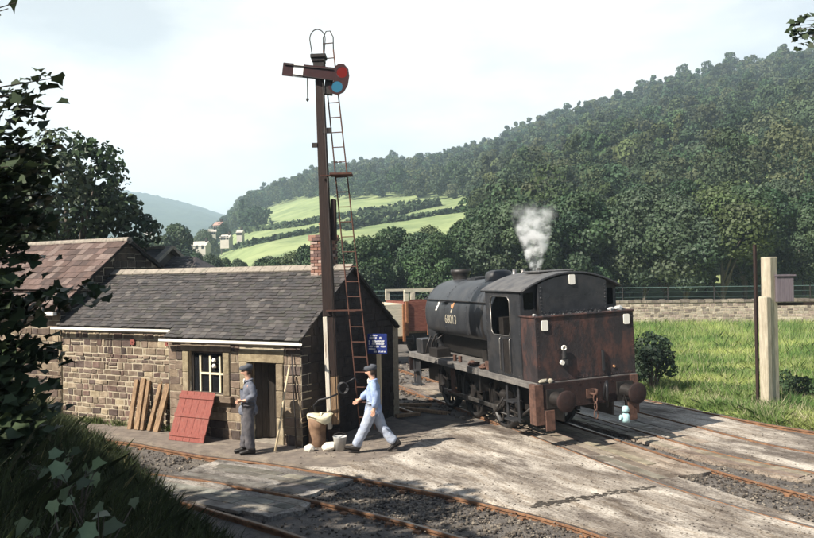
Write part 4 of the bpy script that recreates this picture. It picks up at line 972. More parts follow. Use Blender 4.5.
# cab sides
for s in (-1, 1):
    outer = [(0.627, 1.43), (2.33, 1.43), (2.33, roofz(1.2) - 0.02), (0.627, roofz(1.2) - 0.02)]
    hole = rrect(1.12, 2.08, 2.33, 3.22, 0.16)
    slot = rrect(1.18, 1.52, 1.47, 2.26, 0.03)
    me = plate_mesh(outer, [hole, slot], 0.012, M_yz(s * 1.222)); cs = finish('cab_side', me, K, loco)
    m = MB(); pth = [(s * 1.222, p[0], p[1]) for p in hole]; m.tube(pth + [pth[0]], 0.017, 6); m.build('opening_bead', M['steel'] if s < 0 else K, cs)
    m = MB()
    for zz in [1.5 + 0.1 * k for k in range(19)]:
        for yy in (0.68, 2.29): m.lump((s * 1.229, yy, zz), 0.012)
    for yy in [0.78 + 0.1 * k for k in range(15)]:
        m.lump((s * 1.229, yy, 1.48), 0.012)
    m.box(s * 1.23 - 0.003, s * 1.23 + 0.003, 0.64, 0.655, 1.44, 2.8)
    m.build('rivets', K, cs)
    m = MB(); m.box(s * 1.205 - 0.008, s * 1.205 + 0.008, 1.17, 1.53, 1.45, 2.27); m.build('cab_door', M['wheel'], cs)
    m = MB()
    for yy in (1.12, 1.60): m.tube([(s * 1.26, yy, 1.55), (s * 1.27, yy, 1.6), (s * 1.27, yy, 2.25), (s * 1.23, yy, 2.3)], 0.014, 6)
    m.build('cab_handrail', M['steel'], cs)
# roof
m = MB(); rings = []
for y in (0.45, 2.48):
    r_ = [(x, y, roofz(x) + 0.0) for x in [-1.27 + 2.54 * k / 24 for k in range(25)]] + [(x, y, roofz(x) - 0.03) for x in [1.27 - 2.54 * k / 24 for k in range(25)]]
    rings.append(r_)
m.loft(rings); rf = m.build('cab_roof', M['roof'], loco)
m = MB()
for y in (0.45, 2.48): m.tube([(x, y, roofz(x) - 0.03) for x in [-1.26 + 2.52 * k / 20 for k in range(21)]], 0.022, 6)
for s in (-1, 1): m.tube([(s * 1.26, 0.45, roofz(1.26) - 0.02), (s * 1.26, 2.48, roofz(1.26) - 0.02)], 0.022, 6)
m.build('roof_rim', K, rf)
m = MB(); m.box(-0.45, 0.45, 1.1, 1.9, roofz(0) + 0.0, roofz(0) + 0.03); m.build('roof_hatch', M['roof'], rf, 0.01)
m = MB(); m.box(-1.0, 1.0, 1.9, 2.28, 1.43, 2.7); m.cyl((0, 1.6, 2.1), (0, 1.9, 2.1), 0.55, n=18); m.tube([(-.5, 1.5, 3.0), (.5, 1.5, 3.0)], .02); m.build('backhead', M['wheel'], loco)
# saddle tank
def tank_ring(y, k=1.0, n=40):
    pts = []
    cz = 2.62
    # outer outline from left lower edge over the top to right lower edge
    N_ = 30
    for i in range(N_ + 1):
        t = math.pi * (1.12 - 1.24 * i / N_)
        c_, s_ = math.cos(t), math.sin(t)
        x = 1.12 * k * math.copysign(abs(c_) ** 0.82, c_); z = cz + (0.93 if s_ > 0 else 1.1) * k * math.copysign(abs(s_) ** 0.92, s_)
        pts.append((x, y, z))
    # underside back along the boiler
    for x, z in ((0.80, 2.05), (0.5, 2.5), (0.0, 2.72), (-0.5, 2.5), (-0.80, 2.05)):
        pts.append((x * k, y, cz + (z - cz) * k))
    return pts
m = MB(); m.loft([tank_ring(2.34, 0.995), tank_ring(2.36), tank_ring(6.52), tank_ring(6.62, 0.985), tank_ring(6.69, 0.955), tank_ring(6.71, 0.92)])
tank = m.build('saddle_tank', M['tankpaint'], loco)
m = MB(); ring = tank_ring(2.78, 1.006)[:31]; ring2 = tank_ring(2.9, 1.006)[:31]; m.loft([ring, ring2], caps=False, closed=False); m.build('tank_strap', M['wheel'], tank)
for yq in (3.75, 5.15, 6.5):
    m = MB(); m.loft([tank_ring(yq, 1.003)[:31], tank_ring(yq + 0.05, 1.003)[:31]], caps=False, closed=False)
    for p in tank_ring(yq + 0.025, 1.006)[:31]: m.lump(p, 0.012)
    m.build('tank_seam', M['tankpaint'], tank)
m = MB()
for s in (-1, 1):
    zr_ = 3.03
    m.cyl((s * 1.10, 2.4, zr_), (s * 1.10, 6.6, zr_), 0.018, n=8)
    for yy in (2.5, 3.5, 4.5, 5.5, 6.5): m.cyl((s * 1.0, yy, zr_ - 0.02), (s * 1.12, yy, zr_), 0.02, n=8)
m.tube([(-1.10, 6.6, 3.03), (-0.8, 6.8, 3.15), (0, 6.85, 3.25), (0.8, 6.8, 3.15), (1.1, 6.6, 3.03)], 0.016, 6)
m.build('tank_handrail', M['wheel'], loco)
# step treads and pipes on tank
m = MB(); m.tube([(-0.75, 5.2, 3.30), (-0.7, 5.5, 3.36), (-0.45, 5.55, 3.5), (-0.2, 5.6, 3.55)], 0.02); m.box(-1.17, -1.08, 5.0, 5.4, 2.98, 3.0); m.box(-0.28, 0.28, 4.9, 5.45, 3.5, 3.585); m.cyl((0, 5.2, 3.58), (0, 5.2, 3.62), 0.22, n=16); m.build('tank_filler', K, tank)
# boiler, smokebox
m = MB(); m.cyl((0, 2.3, 2.0), (0, 6.72, 2.0), 0.64, n=28); m.box(-0.6, 0.6, 2.34, 4.0, 1.43, 2.0); m.build('boiler', M['wheel'], loco)
m = MB(); m.cyl((0, 6.66, 2.12), (0, 7.42, 2.12), 0.76, n=32); m.box(-0.62, 0.62, 6.7, 7.40, 1.43, 2.0); smb = m.build('smokebox', K, loco)
m = MB(); m.lathe([(0.62, 7.42), (0.6, 7.47), (0.4, 7.53), (0.01, 7.56)], (0, 0, 2.12), 'Y', 24); m.cyl((0, 7.5, 2.12), (0, 7.66, 2.12), 0.03, n=8); m.tube([(-.2, 7.64, 2.12), (.2, 7.64, 2.12)], .014); m.build('smokebox_door', K, smb)
m = MB(); m.lathe([(0.30, 3.38), (0.25, 3.48), (0.235, 3.62), (0.27, 3.70), (0.30, 3.74), (0.30, 3.83), (0.22, 3.83), (0.2, 3.5), (0, 3.5)], (0, 6.45, 0), n=26)
m.build('chimney', M['wheel'], loco)
m = MB(); m.lathe([(0.42, 3.42), (0.38, 3.5), (0.37, 3.6), (0.36, 3.68), (0.31, 3.75), (0.2, 3.78), (0, 3.79)], (0, 4.0, 0), n=28); m.build('dome', K, loco)
m = MB()
for xx in (-0.12, 0.12): m.lathe([(0.09, 3.5), (0.09, 3.66), (0.06, 3.7), (0.05, 3.8), (0.0, 3.8)], (xx, 2.9, 0), n=12)
m.build('safety_valve', M['steel'], loco); 
m = MB(); m.cyl((0.45, 2.7, 3.4), (0.45, 2.7, 3.72), 0.03, n=8); m.cyl((0.45, 2.7, 3.72), (0.45, 2.7, 3.8), 0.045, n=8); m.build('whistle', M['steel'], loco)
# sandboxes, toolbox etc on footplate
for s in (-1, 1):
    m = MB(); m.box(s * 0.95 - 0.2, s * 0.95 + 0.2, 6.9, 7.4, 1.425, 1.85); m.build('sandbox', K, loco, 0.02)
    m = MB(); m.box(s * 0.95 - 0.22, s * 0.95 + 0.18, 5.7, 6.3, 1.425, 1.66); m.tube([(s * 1.0, 6.5, 1.45), (s * 1.02, 6.45, 1.75), (s * 0.9, 6.4, 2.0), (s * 0.8, 6.2, 2.1)], 0.03); m.tube([(s * 1.1, 6.75, 1.45), (s * 1.06, 6.7, 1.7), (s * 0.96, 6.65, 1.95)], 0.025); m.tube([(s * 1.0, 6.1, 1.66), (s * 1.05, 6.0, 1.9), (s * 0.85, 5.9, 2.05)], 0.022); m.build('pipework', M['wheel'], loco)
m = MB()
for k in range(16): m.lump((-1.05 + random.uniform(-0.12, 0.12), 3.2 + random.uniform(-0.5, 0.7), 1.47), random.uniform(0.03, 0.075), sq=(1.3, 1.5, 0.7))
m.build('footplate_clutter', M['bracket'], loco)
m = MB()
for k in range(2): m.cyl((-1.05, 4.4 + k * 0.35, 1.43), (-1.05, 4.4 + k * 0.35, 1.58), 0.05, n=10)
m.box(-1.12, -0.9, 2.5, 2.75, 1.43, 1.62); m.build('lubricator', M['bracket'], loco)
# wheels
WR = 0.648
for yy in (2.45, 4.15, 5.80):
    for s in (-1, 1):
        t = empty('wheel', (s * 0.76, yy, WR)); t.parent = loco; t.rotation_euler = (rad(20), 0, 0)
        m = MB(); m.lathe([(WR - 0.09, -0.06 * s), (WR - 0.09, 0.07 * s), (WR, 0.07 * s), (WR + 0.004, -0.04 * s), (WR + 0.03, -0.05 * s), (WR + 0.03, -0.075 * s), (WR - 0.09, -0.075 * s), (WR - 0.09, -0.06 * s)], (0, 0, 0), 'X', 40); m.build('tyre', M['wheel'], t)
        m = MB(); m.cyl((-0.1 * s, 0, 0), (0.1 * s, 0, 0), 0.12, n=16)
        for k in range(12):
            a = 2 * math.pi * k / 12; m.beam((0, 0.1 * math.cos(a), 0.1 * math.sin(a)), (0, (WR - 0.07) * math.cos(a), (WR - 0.07) * math.sin(a)), 0.06, 0.045, up=(1, 0, 0))
        cwp = [(0.0 + 0.03 * s, (WR - 0.1) * math.cos(a), (WR - 0.1) * math.sin(a)) for a in [rad(30 + 12 * k) for k in range(11)]]
        m.loft([[(p[0] - 0.04, p[1], p[2]) for p in cwp], [(p[0] + 0.04, p[1], p[2]) for p in cwp]], smooth=False)
        m.build('spokes', M['wheel'], t)
    m = MB(); m.cyl((-0.7, yy, WR), (0.7, yy, WR), 0.08, n=12); m.build('axle', M['wheel'], loco)
    m = MB()
    for s in (-1, 1):
        m.box(s * 0.70 - 0.05, s * 0.70 + 0.05, yy - 0.2, yy + 0.2, 0.9, 1.15)
        for q in range(5): m.box(s * 0.8 - 0.04, s * 0.8 + 0.04, yy - 0.4 + q * 0.06, yy + 0.4 - q * 0.06, 1.12 + q * 0.022, 1.139 + q * 0.022)
    m.build('spring', M['wheel'], loco)
for s in (-1, 1):
    cp = 0.28; ca = rad(-35) if s < 0 else rad(55); cy, cz = cp * math.cos(ca), cp * math.sin(ca)
    m = MB(); m.box(s * 0.90 - 0.025, s * 0.90 + 0.025, 2.45 + cy - 0.08, 5.8 + cy + 0.08, WR + cz - 0.05, WR + cz + 0.05)
    for yy in (2.45, 4.15, 5.8): m.cyl((s * 0.82, yy + cy, WR + cz), (s * 0.97, yy + cy, WR + cz), 0.085, n=14)
    m.build('coupling_rod', M['steel'], loco, 0.008)
    m = MB()
    for yy in (2.45, 4.15, 5.8):
        for a in (-1, 1): m.box(s * 0.78 - 0.05, s * 0.78 + 0.05, yy + a * 0.72 - 0.035, yy + a * 0.72 + 0.035, 0.4, 1.0)
    m.tube([(s * .8, 1.7, .35), (s * .8, 6.5, .35)], .025); m.build('brake_gear', M['wheel'], loco)
    # steps
    for (ys, zs, wdt) in ((7.45, 0.45, 0.5), (1.35, 0.42, 0.55)):
        t = MB()
        for yy in (ys - wdt / 2, ys + wdt / 2): t.box(s * 1.13 - 0.012, s * 1.13 + 0.012, yy - 0.045, yy + 0.045, zs, 1.36)
        for zz in (zs, zs + 0.42): t.box(s * 1.12 - 0.02 - (0.12), s * 1.12 + 0.14, ys - wdt / 2 + 0.046, ys + wdt / 2 - 0.046, zz, zz + 0.03)
        if ys > 5: t.box(s * 1.1 - 0.01, s * 1.1 + 0.01, ys - wdt / 2 + 0.046, ys + wdt / 2 - 0.046, zs + 0.031, 1.35)
        t.build('cab_steps' if ys < 3 else 'front_steps', M['loco'], loco, 0.004)
    t = MB(); t.box(s * 1.14 - 0.015, s * 1.14 + 0.015, 4.6, 4.86, 0.62, 1.36); t.box(s * 1.14 - 0.1, s * 1.14 + 0.13, 4.56, 4.9, 0.59, 0.62); t.build('mounting_step', M['bracket'], loco)
    t = MB(); t.box(s * 0.9 - 0.16, s * 0.9 + 0.16, 3.2, 3.5, 0.8, 1.25); t.build('sand_pipe_box', M['wheel'], loco, 0.01)
    t = MB(); t.cyl((s * 1.0, 1.8, 0.9), (s * 1.0, 2.1, 0.9), 0.1, n=12); t.tube([(s * 1.05, 1.9, 0.95), (s * 1.08, 1.6, 0.6), (s * 1.05, 1.1, 0.55), (s * 1.0, 0.7, 0.8)], 0.03); t.tube([(s * 1.05, 1.9, 0.9), (s * 1.1, 2.3, 0.5), (s * 1.05, 2.6, 0.35)], 0.025); t.build('injector', M['wheel'], loco)
# rear corner brackets (peeling brown)
for s in (-1, 1):
    m = MB(); m.box(s * 1.18 - 0.16, s * 1.18 + 0.05, -0.055, 0.20, 0.55, 1.40); m.box(s * 1.02 - 0.1, s * 1.02 + 0.12, -0.09, -0.056, 0.42, 0.85); m.build('beam_bracket', M['bracket'], loco, 0.01)
m = MB(); m.lump((-1.1, 0.02, 1.46), 0.09, sq=(1.4, 1, .6)); m.lump((-0.92, 0.0, 1.45), 0.06); m.build('coal_dust_lumps', M['number'], loco)
# pale marks
for (x, y, z) in ((-1.0, -0.016, 2.62), (1.03, -0.016, 2.62), (-0.02, 0.425, 3.54)):
    me = plate_mesh(rrect(-0.075, 0.075, -0.11, 0.11, 0.03), [], 0.02, M_xz(0)); o = finish('white_lamp_marker', me, M['whitemark'], loco); o.location = (x, y, z)
# lamp irons / coupling lamp
m = MB(); m.box(-0.62, -0.56, -0.05, 0.0, 1.72, 2.0); m.box(-0.66, -0.52, -0.09, -0.02, 1.76, 1.88); m.cyl((-0.59, -0.05, 1.9), (-0.59, -0.05, 2.08), 0.04, n=10); m.build('lamp_iron', K, loco)
m = MB(); m.tube([(-0.59 + 0.045 * math.cos(t), -0.06, 2.12 + 0.045 * math.sin(t)) for t in [2 * math.pi * k / 12 for k in range(13)]], 0.02, 6); m.cyl((-0.66, -0.1, 1.82), (-0.66, -0.05, 1.82), 0.05, n=12); m.build('pale_lamp_ring', M['whitemark'], loco)
m = MB(); m.box(0.36, 0.40, -0.05, 0.0, 1.55, 2.0); m.build('lamp_iron', K, loco)
m = MB(); m.cyl((0.66, -0.02, 1.62), (0.66, 0.0, 1.62), 0.03, n=10); m.build('bunker_plug', M['orange'], loco)
# vacuum hose
m = MB(); m.tube([(0.32, -0.06, 0.95), (0.33, -0.14, 1.3), (0.32, -0.2, 1.35), (0.3, -0.24, 1.2), (0.3, -0.22, 0.8)], 0.03, 8); m.build('vacuum_hose', M['rubber'], loco)
# number and crest on tank side (left)
def tank_side(y, z, t=0.004):     # matrix on left tank flank
    return None
def flank_decal(name, me, mat, y, z, rx=0.0):
    o = finish(name, me, mat, loco); o.matrix_local = Matrix.Translation((0, y, z)) ; return o
def wrapx(me, y0):
    # wrap a mesh drawn in (u along -Y, v up) onto the tank flank
    ring = tank_ring(0)
    zs = [p[2] for p in ring[:16]]; xs2 = [p[0] for p in ring[:16]]
    for v in me.vertices:
        u, vv, ww = v.co.x, v.co.y, v.co.z
        z = vv; x = float(np.interp(z, zs, xs2))
        v.co = (x - 0.006 - ww, y0 - u, z)
me = text_mesh('68013', 0.34, 0.003, Matrix.Translation((0, 2.52, 0)), 0.92); wrapx(me, 4.75); finish('number', me, M['number'], tank)
def deco(pts): 
    me = plate_mesh(pts, [], 0.006, Matrix.Identity(4)); return me
me = deco([(-0.02, 2.84), (0.1, 2.82), (0.16, 2.98), (0.10, 3.0), (0.05, 2.93), (-0.06, 2.92)]); wrapx(me, 4.7); finish('crest', me, M['orange'], tank)
me = deco([(-0.05, 2.72), (0.02, 2.70), (0.08, 2.8), (0.0, 2.8)]); wrapx(me, 4.7); finish('crest', me, M['number'], tank)
me = deco([(-0.06, 2.74), (0.04, 2.74), (0.20, 2.97), (0.10, 2.99)]); wrapx(me, 5.75); finish('white_flash', me, M['whitemark'], tank)

# pale blue pail hanging under the right buffer
lp = loco.matrix_basis
o = empty('hanging_lamp', tuple(L0 + Vector((0.94 * 0.52 + 0.17, 0.34 * 0.52 - 0.5, 0.50))), 0, 'pale blue lamp hanging below the buffer beam of the locomotive', 'lamp')
m = MB(); m.lathe([(0, 0), (0.10, 0), (0.12, 0.06), (0.12, 0.16), (0.08, 0.22), (0.0, 0.22)], (0, 0, 0.0), n=16); m.build('lamp_body', M['paleblue'], o)
m = MB(); m.lathe([(0, 0.25), (0.09, 0.25), (0.11, 0.32), (0.07, 0.40), (0, 0.40)], n=16); m.build('lamp_top', M['paleblue'], o)
m = MB(); m.cyl((-0.12, -0.02, 0.12), (-0.17, -0.03, 0.13), 0.065, n=12); m.build('lens_tube', M['paleblue'], o)
m = MB(); m.tube([(-0.06, 0, 0.36), (-0.05, 0.05, 0.55), (0, 0.12, 0.66), (0.06, 0.05, 0.5), (0.06, 0, 0.36)], 0.008, 5); m.build('handle', M['iron'], o); o.scale = (0.72, 0.72, 0.85)

# steam
st = MB(); rings = []
for z, r, dx in ((0.0, 0.12, 0), (0.25, 0.26, 0.0), (0.7, 0.42, 0.0), (1.2, 0.62, -0.08), (1.7, 0.85, -0.18), (2.2, 0.95, -0.22), (2.55, 0.8, -0.2), (2.75, 0.35, -0.2)):
    rings.append([(dx + r * math.cos(t) * (1 + 0.15 * math.sin(3 * t + z)), r * math.sin(t) * (1 + 0.1 * math.cos(2 * t + z)), z) for t in [2 * math.pi * k / 20 for k in range(20)]])
st.loft(rings)
smat = bpy.data.materials.new('steam'); smat.use_nodes = True; n = smat.node_tree.nodes; l = smat.node_tree.links
n.remove(n['Principled BSDF']); pv = n.new('ShaderNodeVolumePrincipled'); pv.inputs['Color'].default_value = (1, 1, 1, 1); pv.inputs['Anisotropy'].default_value = 0.2
tc = n.new('ShaderNodeTexCoord'); nz = n.new('ShaderNodeTexNoise'); nz.inputs['Scale'].default_value = 2.6; nz.inputs['Detail'].default_value = 6; nz.inputs['Roughness'].default_value = 0.6
sepx = n.new('ShaderNodeSeparateXYZ'); l.new(tc.outputs['Object'], sepx.inputs[0]); l.new(tc.outputs['Object'], nz.inputs['Vector'])
mr = n.new('ShaderNodeMapRange'); mr.inputs[1].default_value = 0.49; mr.inputs[2].default_value = 0.66; mr.inputs[3].default_value = 0.0; mr.inputs[4].default_value = 14.0
l.new(nz.outputs[0], mr.inputs[0])
ad = n.new('ShaderNodeMapRange'); ad.inputs[1].default_value = 0.0; ad.inputs[2].default_value = 2.6; ad.inputs[3].default_value = 4.0; ad.inputs[4].default_value = 0.10
l.new(sepx.outputs[2], ad.inputs[0])
# fade towards the plume's own edge (radius grows with height)
vl = n.new('ShaderNodeVectorMath'); vl.operation = 'MULTIPLY'; vl.inputs[1].default_value = (1, 1, 0); l.new(tc.outputs['Object'], vl.inputs[0])
ln = n.new('ShaderNodeVectorMath'); ln.operation = 'LENGTH'; l.new(vl.outputs[0], ln.inputs[0])
rg = n.new('ShaderNodeMapRange'); rg.inputs[1].default_value = 0; rg.inputs[2].default_value = 2.2; rg.inputs[3].default_value = 0.14; rg.inputs[4].default_value = 0.9; l.new(sepx.outputs[2], rg.inputs[0])
dv = n.new('ShaderNodeMath'); dv.operation = 'DIVIDE'; l.new(ln.outputs['Value'], dv.inputs[0]); l.new(rg.outputs[0], dv.inputs[1])
fd = n.new('ShaderNodeMapRange'); fd.inputs[1].default_value = 0.15; fd.inputs[2].default_value = 1.0; fd.inputs[3].default_value = 1; fd.inputs[4].default_value = 0; l.new(dv.outputs[0], fd.inputs[0])
bsd = n.new('ShaderNodeMath'); bsd.operation = 'ADD'; bsd.inputs[1].default_value = 0.25; l.new(mr.outputs[0], bsd.inputs[0])
m1 = n.new('ShaderNodeMath'); m1.operation = 'MULTIPLY'; l.new(bsd.outputs[0], m1.inputs[0]); l.new(ad.outputs[0], m1.inputs[1])
m2 = n.new('ShaderNodeMath'); m2.operation = 'MULTIPLY'; l.new(m1.outputs[0], m2.inputs[0]); l.new(fd.outputs[0], m2.inputs[1])
tf = n.new('ShaderNodeMapRange'); tf.inputs[1].default_value = 1.3; tf.inputs[2].default_value = 2.6; tf.inputs[3].default_value = 1; tf.inputs[4].default_value = 0; l.new(sepx.outputs[2], tf.inputs[0])
m3 = n.new('ShaderNodeMath'); m3.operation = 'MULTIPLY'; l.new(m2.outputs[0], m3.inputs[0]); l.new(tf.outputs[0], m3.inputs[1])
l.new(m3.outputs[0], pv.inputs['Density']); l.new(pv.outputs[0], n['Material Output'].inputs['Volume'])
sto = st.build('steam_plume', smat); sto.location = (3.38, 20.9, 3.62); sto.scale = (0.80, 0.74, 0.76)
tag(sto, 'white plume of steam rising from the safety valves above the cab', 'steam', kind='stuff')

# ------------------------------------------------------------------ wagons
def wagon(loc, rz, label, bodymat, rails=True, hb=2.55):
    o = empty('open_wagon', loc, rz, label, 'wagon', 'wagons standing behind the hut')
    for s in (-1, 1):
        m = MB()
        for k in range(6): m.box(-2.65, 2.65, s * 1.2 - 0.03, s * 1.2 + 0.03, 1.2 + k * 0.225, 1.42 + k * 0.225)
        sd_ = m.build('side', bodymat, o, 0.006)
        m = MB()
        for xx in (-2.6, -1.55, -0.55, 0.55, 1.55, 2.6): m.box(xx - 0.05, xx + 0.05, s * 1.27 - 0.035, s * 1.27 + 0.035, 1.0, hb)
        m.build('stanchions', M['rust'], sd_)
        if rails:
            m = MB()
            for xx in (-2.6, -1.3, 0.0, 1.3, 2.6): m.box(xx - 0.11, xx + 0.11, s * 1.2 - 0.03, s * 1.2 + 0.03, hb + 0.002, hb + 0.42, j=0.01)
            m.box(-2.7, 2.7, s * 1.2 - 0.05, s * 1.2 + 0.05, hb + 0.425, hb + 0.53); m.build('coke_rail', M['wagonpale'], sd_)
    for s in (-1, 1):
        m = MB(); m.box(s * 2.66 - 0.03, s * 2.66 + 0.03, -1.16, 1.16, 1.2, hb); m.build('end', bodymat, o)
    m = MB(); m.box(-2.6, 2.6, -1.15, 1.15, 1.1, 1.2); m.build('floor', M['oldwood'], o)
    m = MB()
    for s in (-1, 1): m.box(-2.7, 2.7, s * 0.95 - 0.06, s * 0.95 + 0.06, 0.85, 1.09)
    for xx in (-2.7, 2.7): m.box(xx - 0.06, xx + 0.06, -1.2, 1.2, 0.85, 1.09)
    m.box(-1.0, 1.0, -1.05, -1.0, 0.45, 0.84); m.build('underframe', M['iron'], o)
    for xx in (-1.37, 1.37):
        for s in (-1, 1):
            m = MB(); m.lathe([(0.0, s * 0.06), (0.1, s * 0.08), (0.38, 0.03 * s), (0.44, 0.06 * s), (0.46, 0.0), (0.48, -0.06 * s), (0.0, -0.06 * s)], (xx, s * 0.75, 0.46), 'Y', 24); m.build('wheel', M['wheel'], o)
            m = MB(); m.box(xx - 0.12, xx + 0.12, s * 0.98 - 0.06, s * 0.98 + 0.06, 0.35, 0.62); m.box(xx - 0.4, xx + 0.4, s * 0.98 - 0.04, s * 0.98 + 0.04, 0.63, 0.7); m.build('axlebox', M['iron'], o)
    for xx in (-1, 1):
        for s in (-1, 1):
            m = MB(); m.cyl((xx * 2.76, s * 0.865, 1.0), (xx * 3.1, s * 0.865, 1.0), 0.08, n=10); m.cyl((xx * 3.1, s * 0.865, 1.0), (xx * 3.16, s * 0.865, 1.0), 0.19, n=14); m.build('buffer', M['iron'], o)
    return o
wz = rad(22)
wagon((1.9, 38.0, -0.1), wz, 'rust red open wagon with pale top rails in front of the locomotive', M['wagonred'])
wagon((-3.05, 33.2, -0.1), wz, 'pale sided open wagon half hidden behind the hut gable', M['wagonpale'], False)

# ------------------------------------------------------------------ field wall, railing, post
wl = empty('field_wall', (0, 0, 0), 0, 'long low drystone boundary wall beyond the bright grass field', 'wall')
p0 = Vector((-6.0, 58.2, -0.15)); p1 = Vector((46, 46.5, -0.15)); dvec = (p1 - p0); Lw = dvec.length; wl.location = p0; wl.rotation_euler = (0, 0, math.atan2(dvec.y, dvec.x))
m = MB(); m.box(0, Lw, 0.0, 0.5, 0, 1.62); m.build('wall_core', M['mortar'], wl)
WC = [(0.46, 0.42, 0.36), (0.38, 0.34, 0.30), (0.56, 0.51, 0.44), (0.22, 0.19, 0.17), (0.42, 0.35, 0.32)]
m = MB(); stones(m, 0, Lw, 0, 1.6, -0.001, (), 0.13, 0.22, 0.2, 0.45, cols=WC, gap=0.03); m.build('stonework', M['stone'], wl)
m = MB(); x = 0
while x < Lw:
    ww = random.uniform(0.3, 0.6); c = random.choice([(0.30, 0.27, 0.23), (0.22, 0.19, 0.17), (0.38, 0.34, 0.29)]); m.box(x, x + ww - 0.02, -0.07, 0.57, 1.63, 1.80 + random.uniform(-0.03, 0.04), c, j=0.01); x += ww
m.build('coping', M['stone'], wl)
fn_ = empty('wire_fence', (0, 0, 0), 0, 'thin post and rail fence running just behind the field wall', 'fence'); fn_.location = p0 + Vector((0, 1.6, 0)); fn_.rotation_euler = wl.rotation_euler
x = 0.5
while x < Lw:
    m = MB(); m.box(x - 0.03, x + 0.03, -0.03, 0.03, 0, 2.65); m.build('fence_post', M['iron'], fn_); x += 3.0
for zz in (1.95, 2.3, 2.62):
    m = MB(); m.cyl((0, 0.05, zz), (Lw, 0.05, zz), 0.014 if zz > 2.5 else 0.006, n=5); m.build('wire', M['fencegreen'], fn_)

pp = empty('concrete_post', (9.83, 21.5, -0.06), rad(28), 'tall pale concrete post with grey box beside the grass field', 'post')
m = MB(); m.box(-0.15, 0.15, -0.15, 0.15, 0, 4.05); m.build('main_shaft', M['concrete'], pp, 0.02)
m = MB(); m.box(-0.34, -0.155, -0.17, 0.10, 0, 2.98); m.build('side_shaft', M['concrete'], pp, 0.02)
m = MB(); m.box(0.155, 0.23, -0.02, 0.14, 0.0, 2.75); m.build('shaded_stud', M['tarwood'], pp)  # second post behind; the dark timber colour stands in for its shade
m = MB()
for k in range(4): m.box(-0.02 + k * 0.12, 0.095 + k * 0.12, -0.14, 0.2, 2.83, 3.52)
bxo = m.build('box', M['boxgrey'], pp, 0.006); bxo.location = (0.09, -0.10, 0); bxo.rotation_euler = (0, 0, rad(-26))
m = MB(); m.box(-0.04, 0.5, -0.18, 0.24, 3.525, 3.57); m.build('box_lid', M['boxgrey'], bxo)
m = MB(); m.beam((0.152, 0, 2.76), (1.9, -0.75, 2.76), 0.08, 0.08); m.build('cross_arm', M['tarwood'], pp)
m = MB(); m.box(-0.335, -0.27, 0.16, 0.23, 0, 4.4); m.build('steel_upright', M['beam'], pp)

# ------------------------------------------------------------------ people
def skin(name, J, E, mat, parent, root, sub=2, flat=None):
    names = list(J); idx = {k: i for i, k in enumerate(names)}
    me = bpy.data.meshes.new(name); me.from_pydata([J[k][0] for k in names], [(idx[a], idx[b]) for a, b in E], []); me.update()
    o = bpy.data.objects.new(name, me); C.objects.link(o)
    md = o.modifiers.new('s', 'SKIN'); md.branch_smoothing = 0.5
    lay = me.skin_vertices[0].data
    for k in names:
        r = J[k][1]; lay[idx[k]].radius = (r, r) if not isinstance(r, tuple) else r
        lay[idx[k]].use_root = (k == root)
    ss = o.modifiers.new('u', 'SUBSURF'); ss.levels = sub; ss.render_levels = sub
    dg = bpy.context.evaluated_depsgraph_get(); dg.update()
    m2 = bpy.data.meshes.new_from_object(o.evaluated_get(dg)); bpy.data.objects.remove(o); bpy.data.meshes.remove(me)
    m2.name = name; m2.materials.clear()
    return finish(name, m2, mat, parent, True)

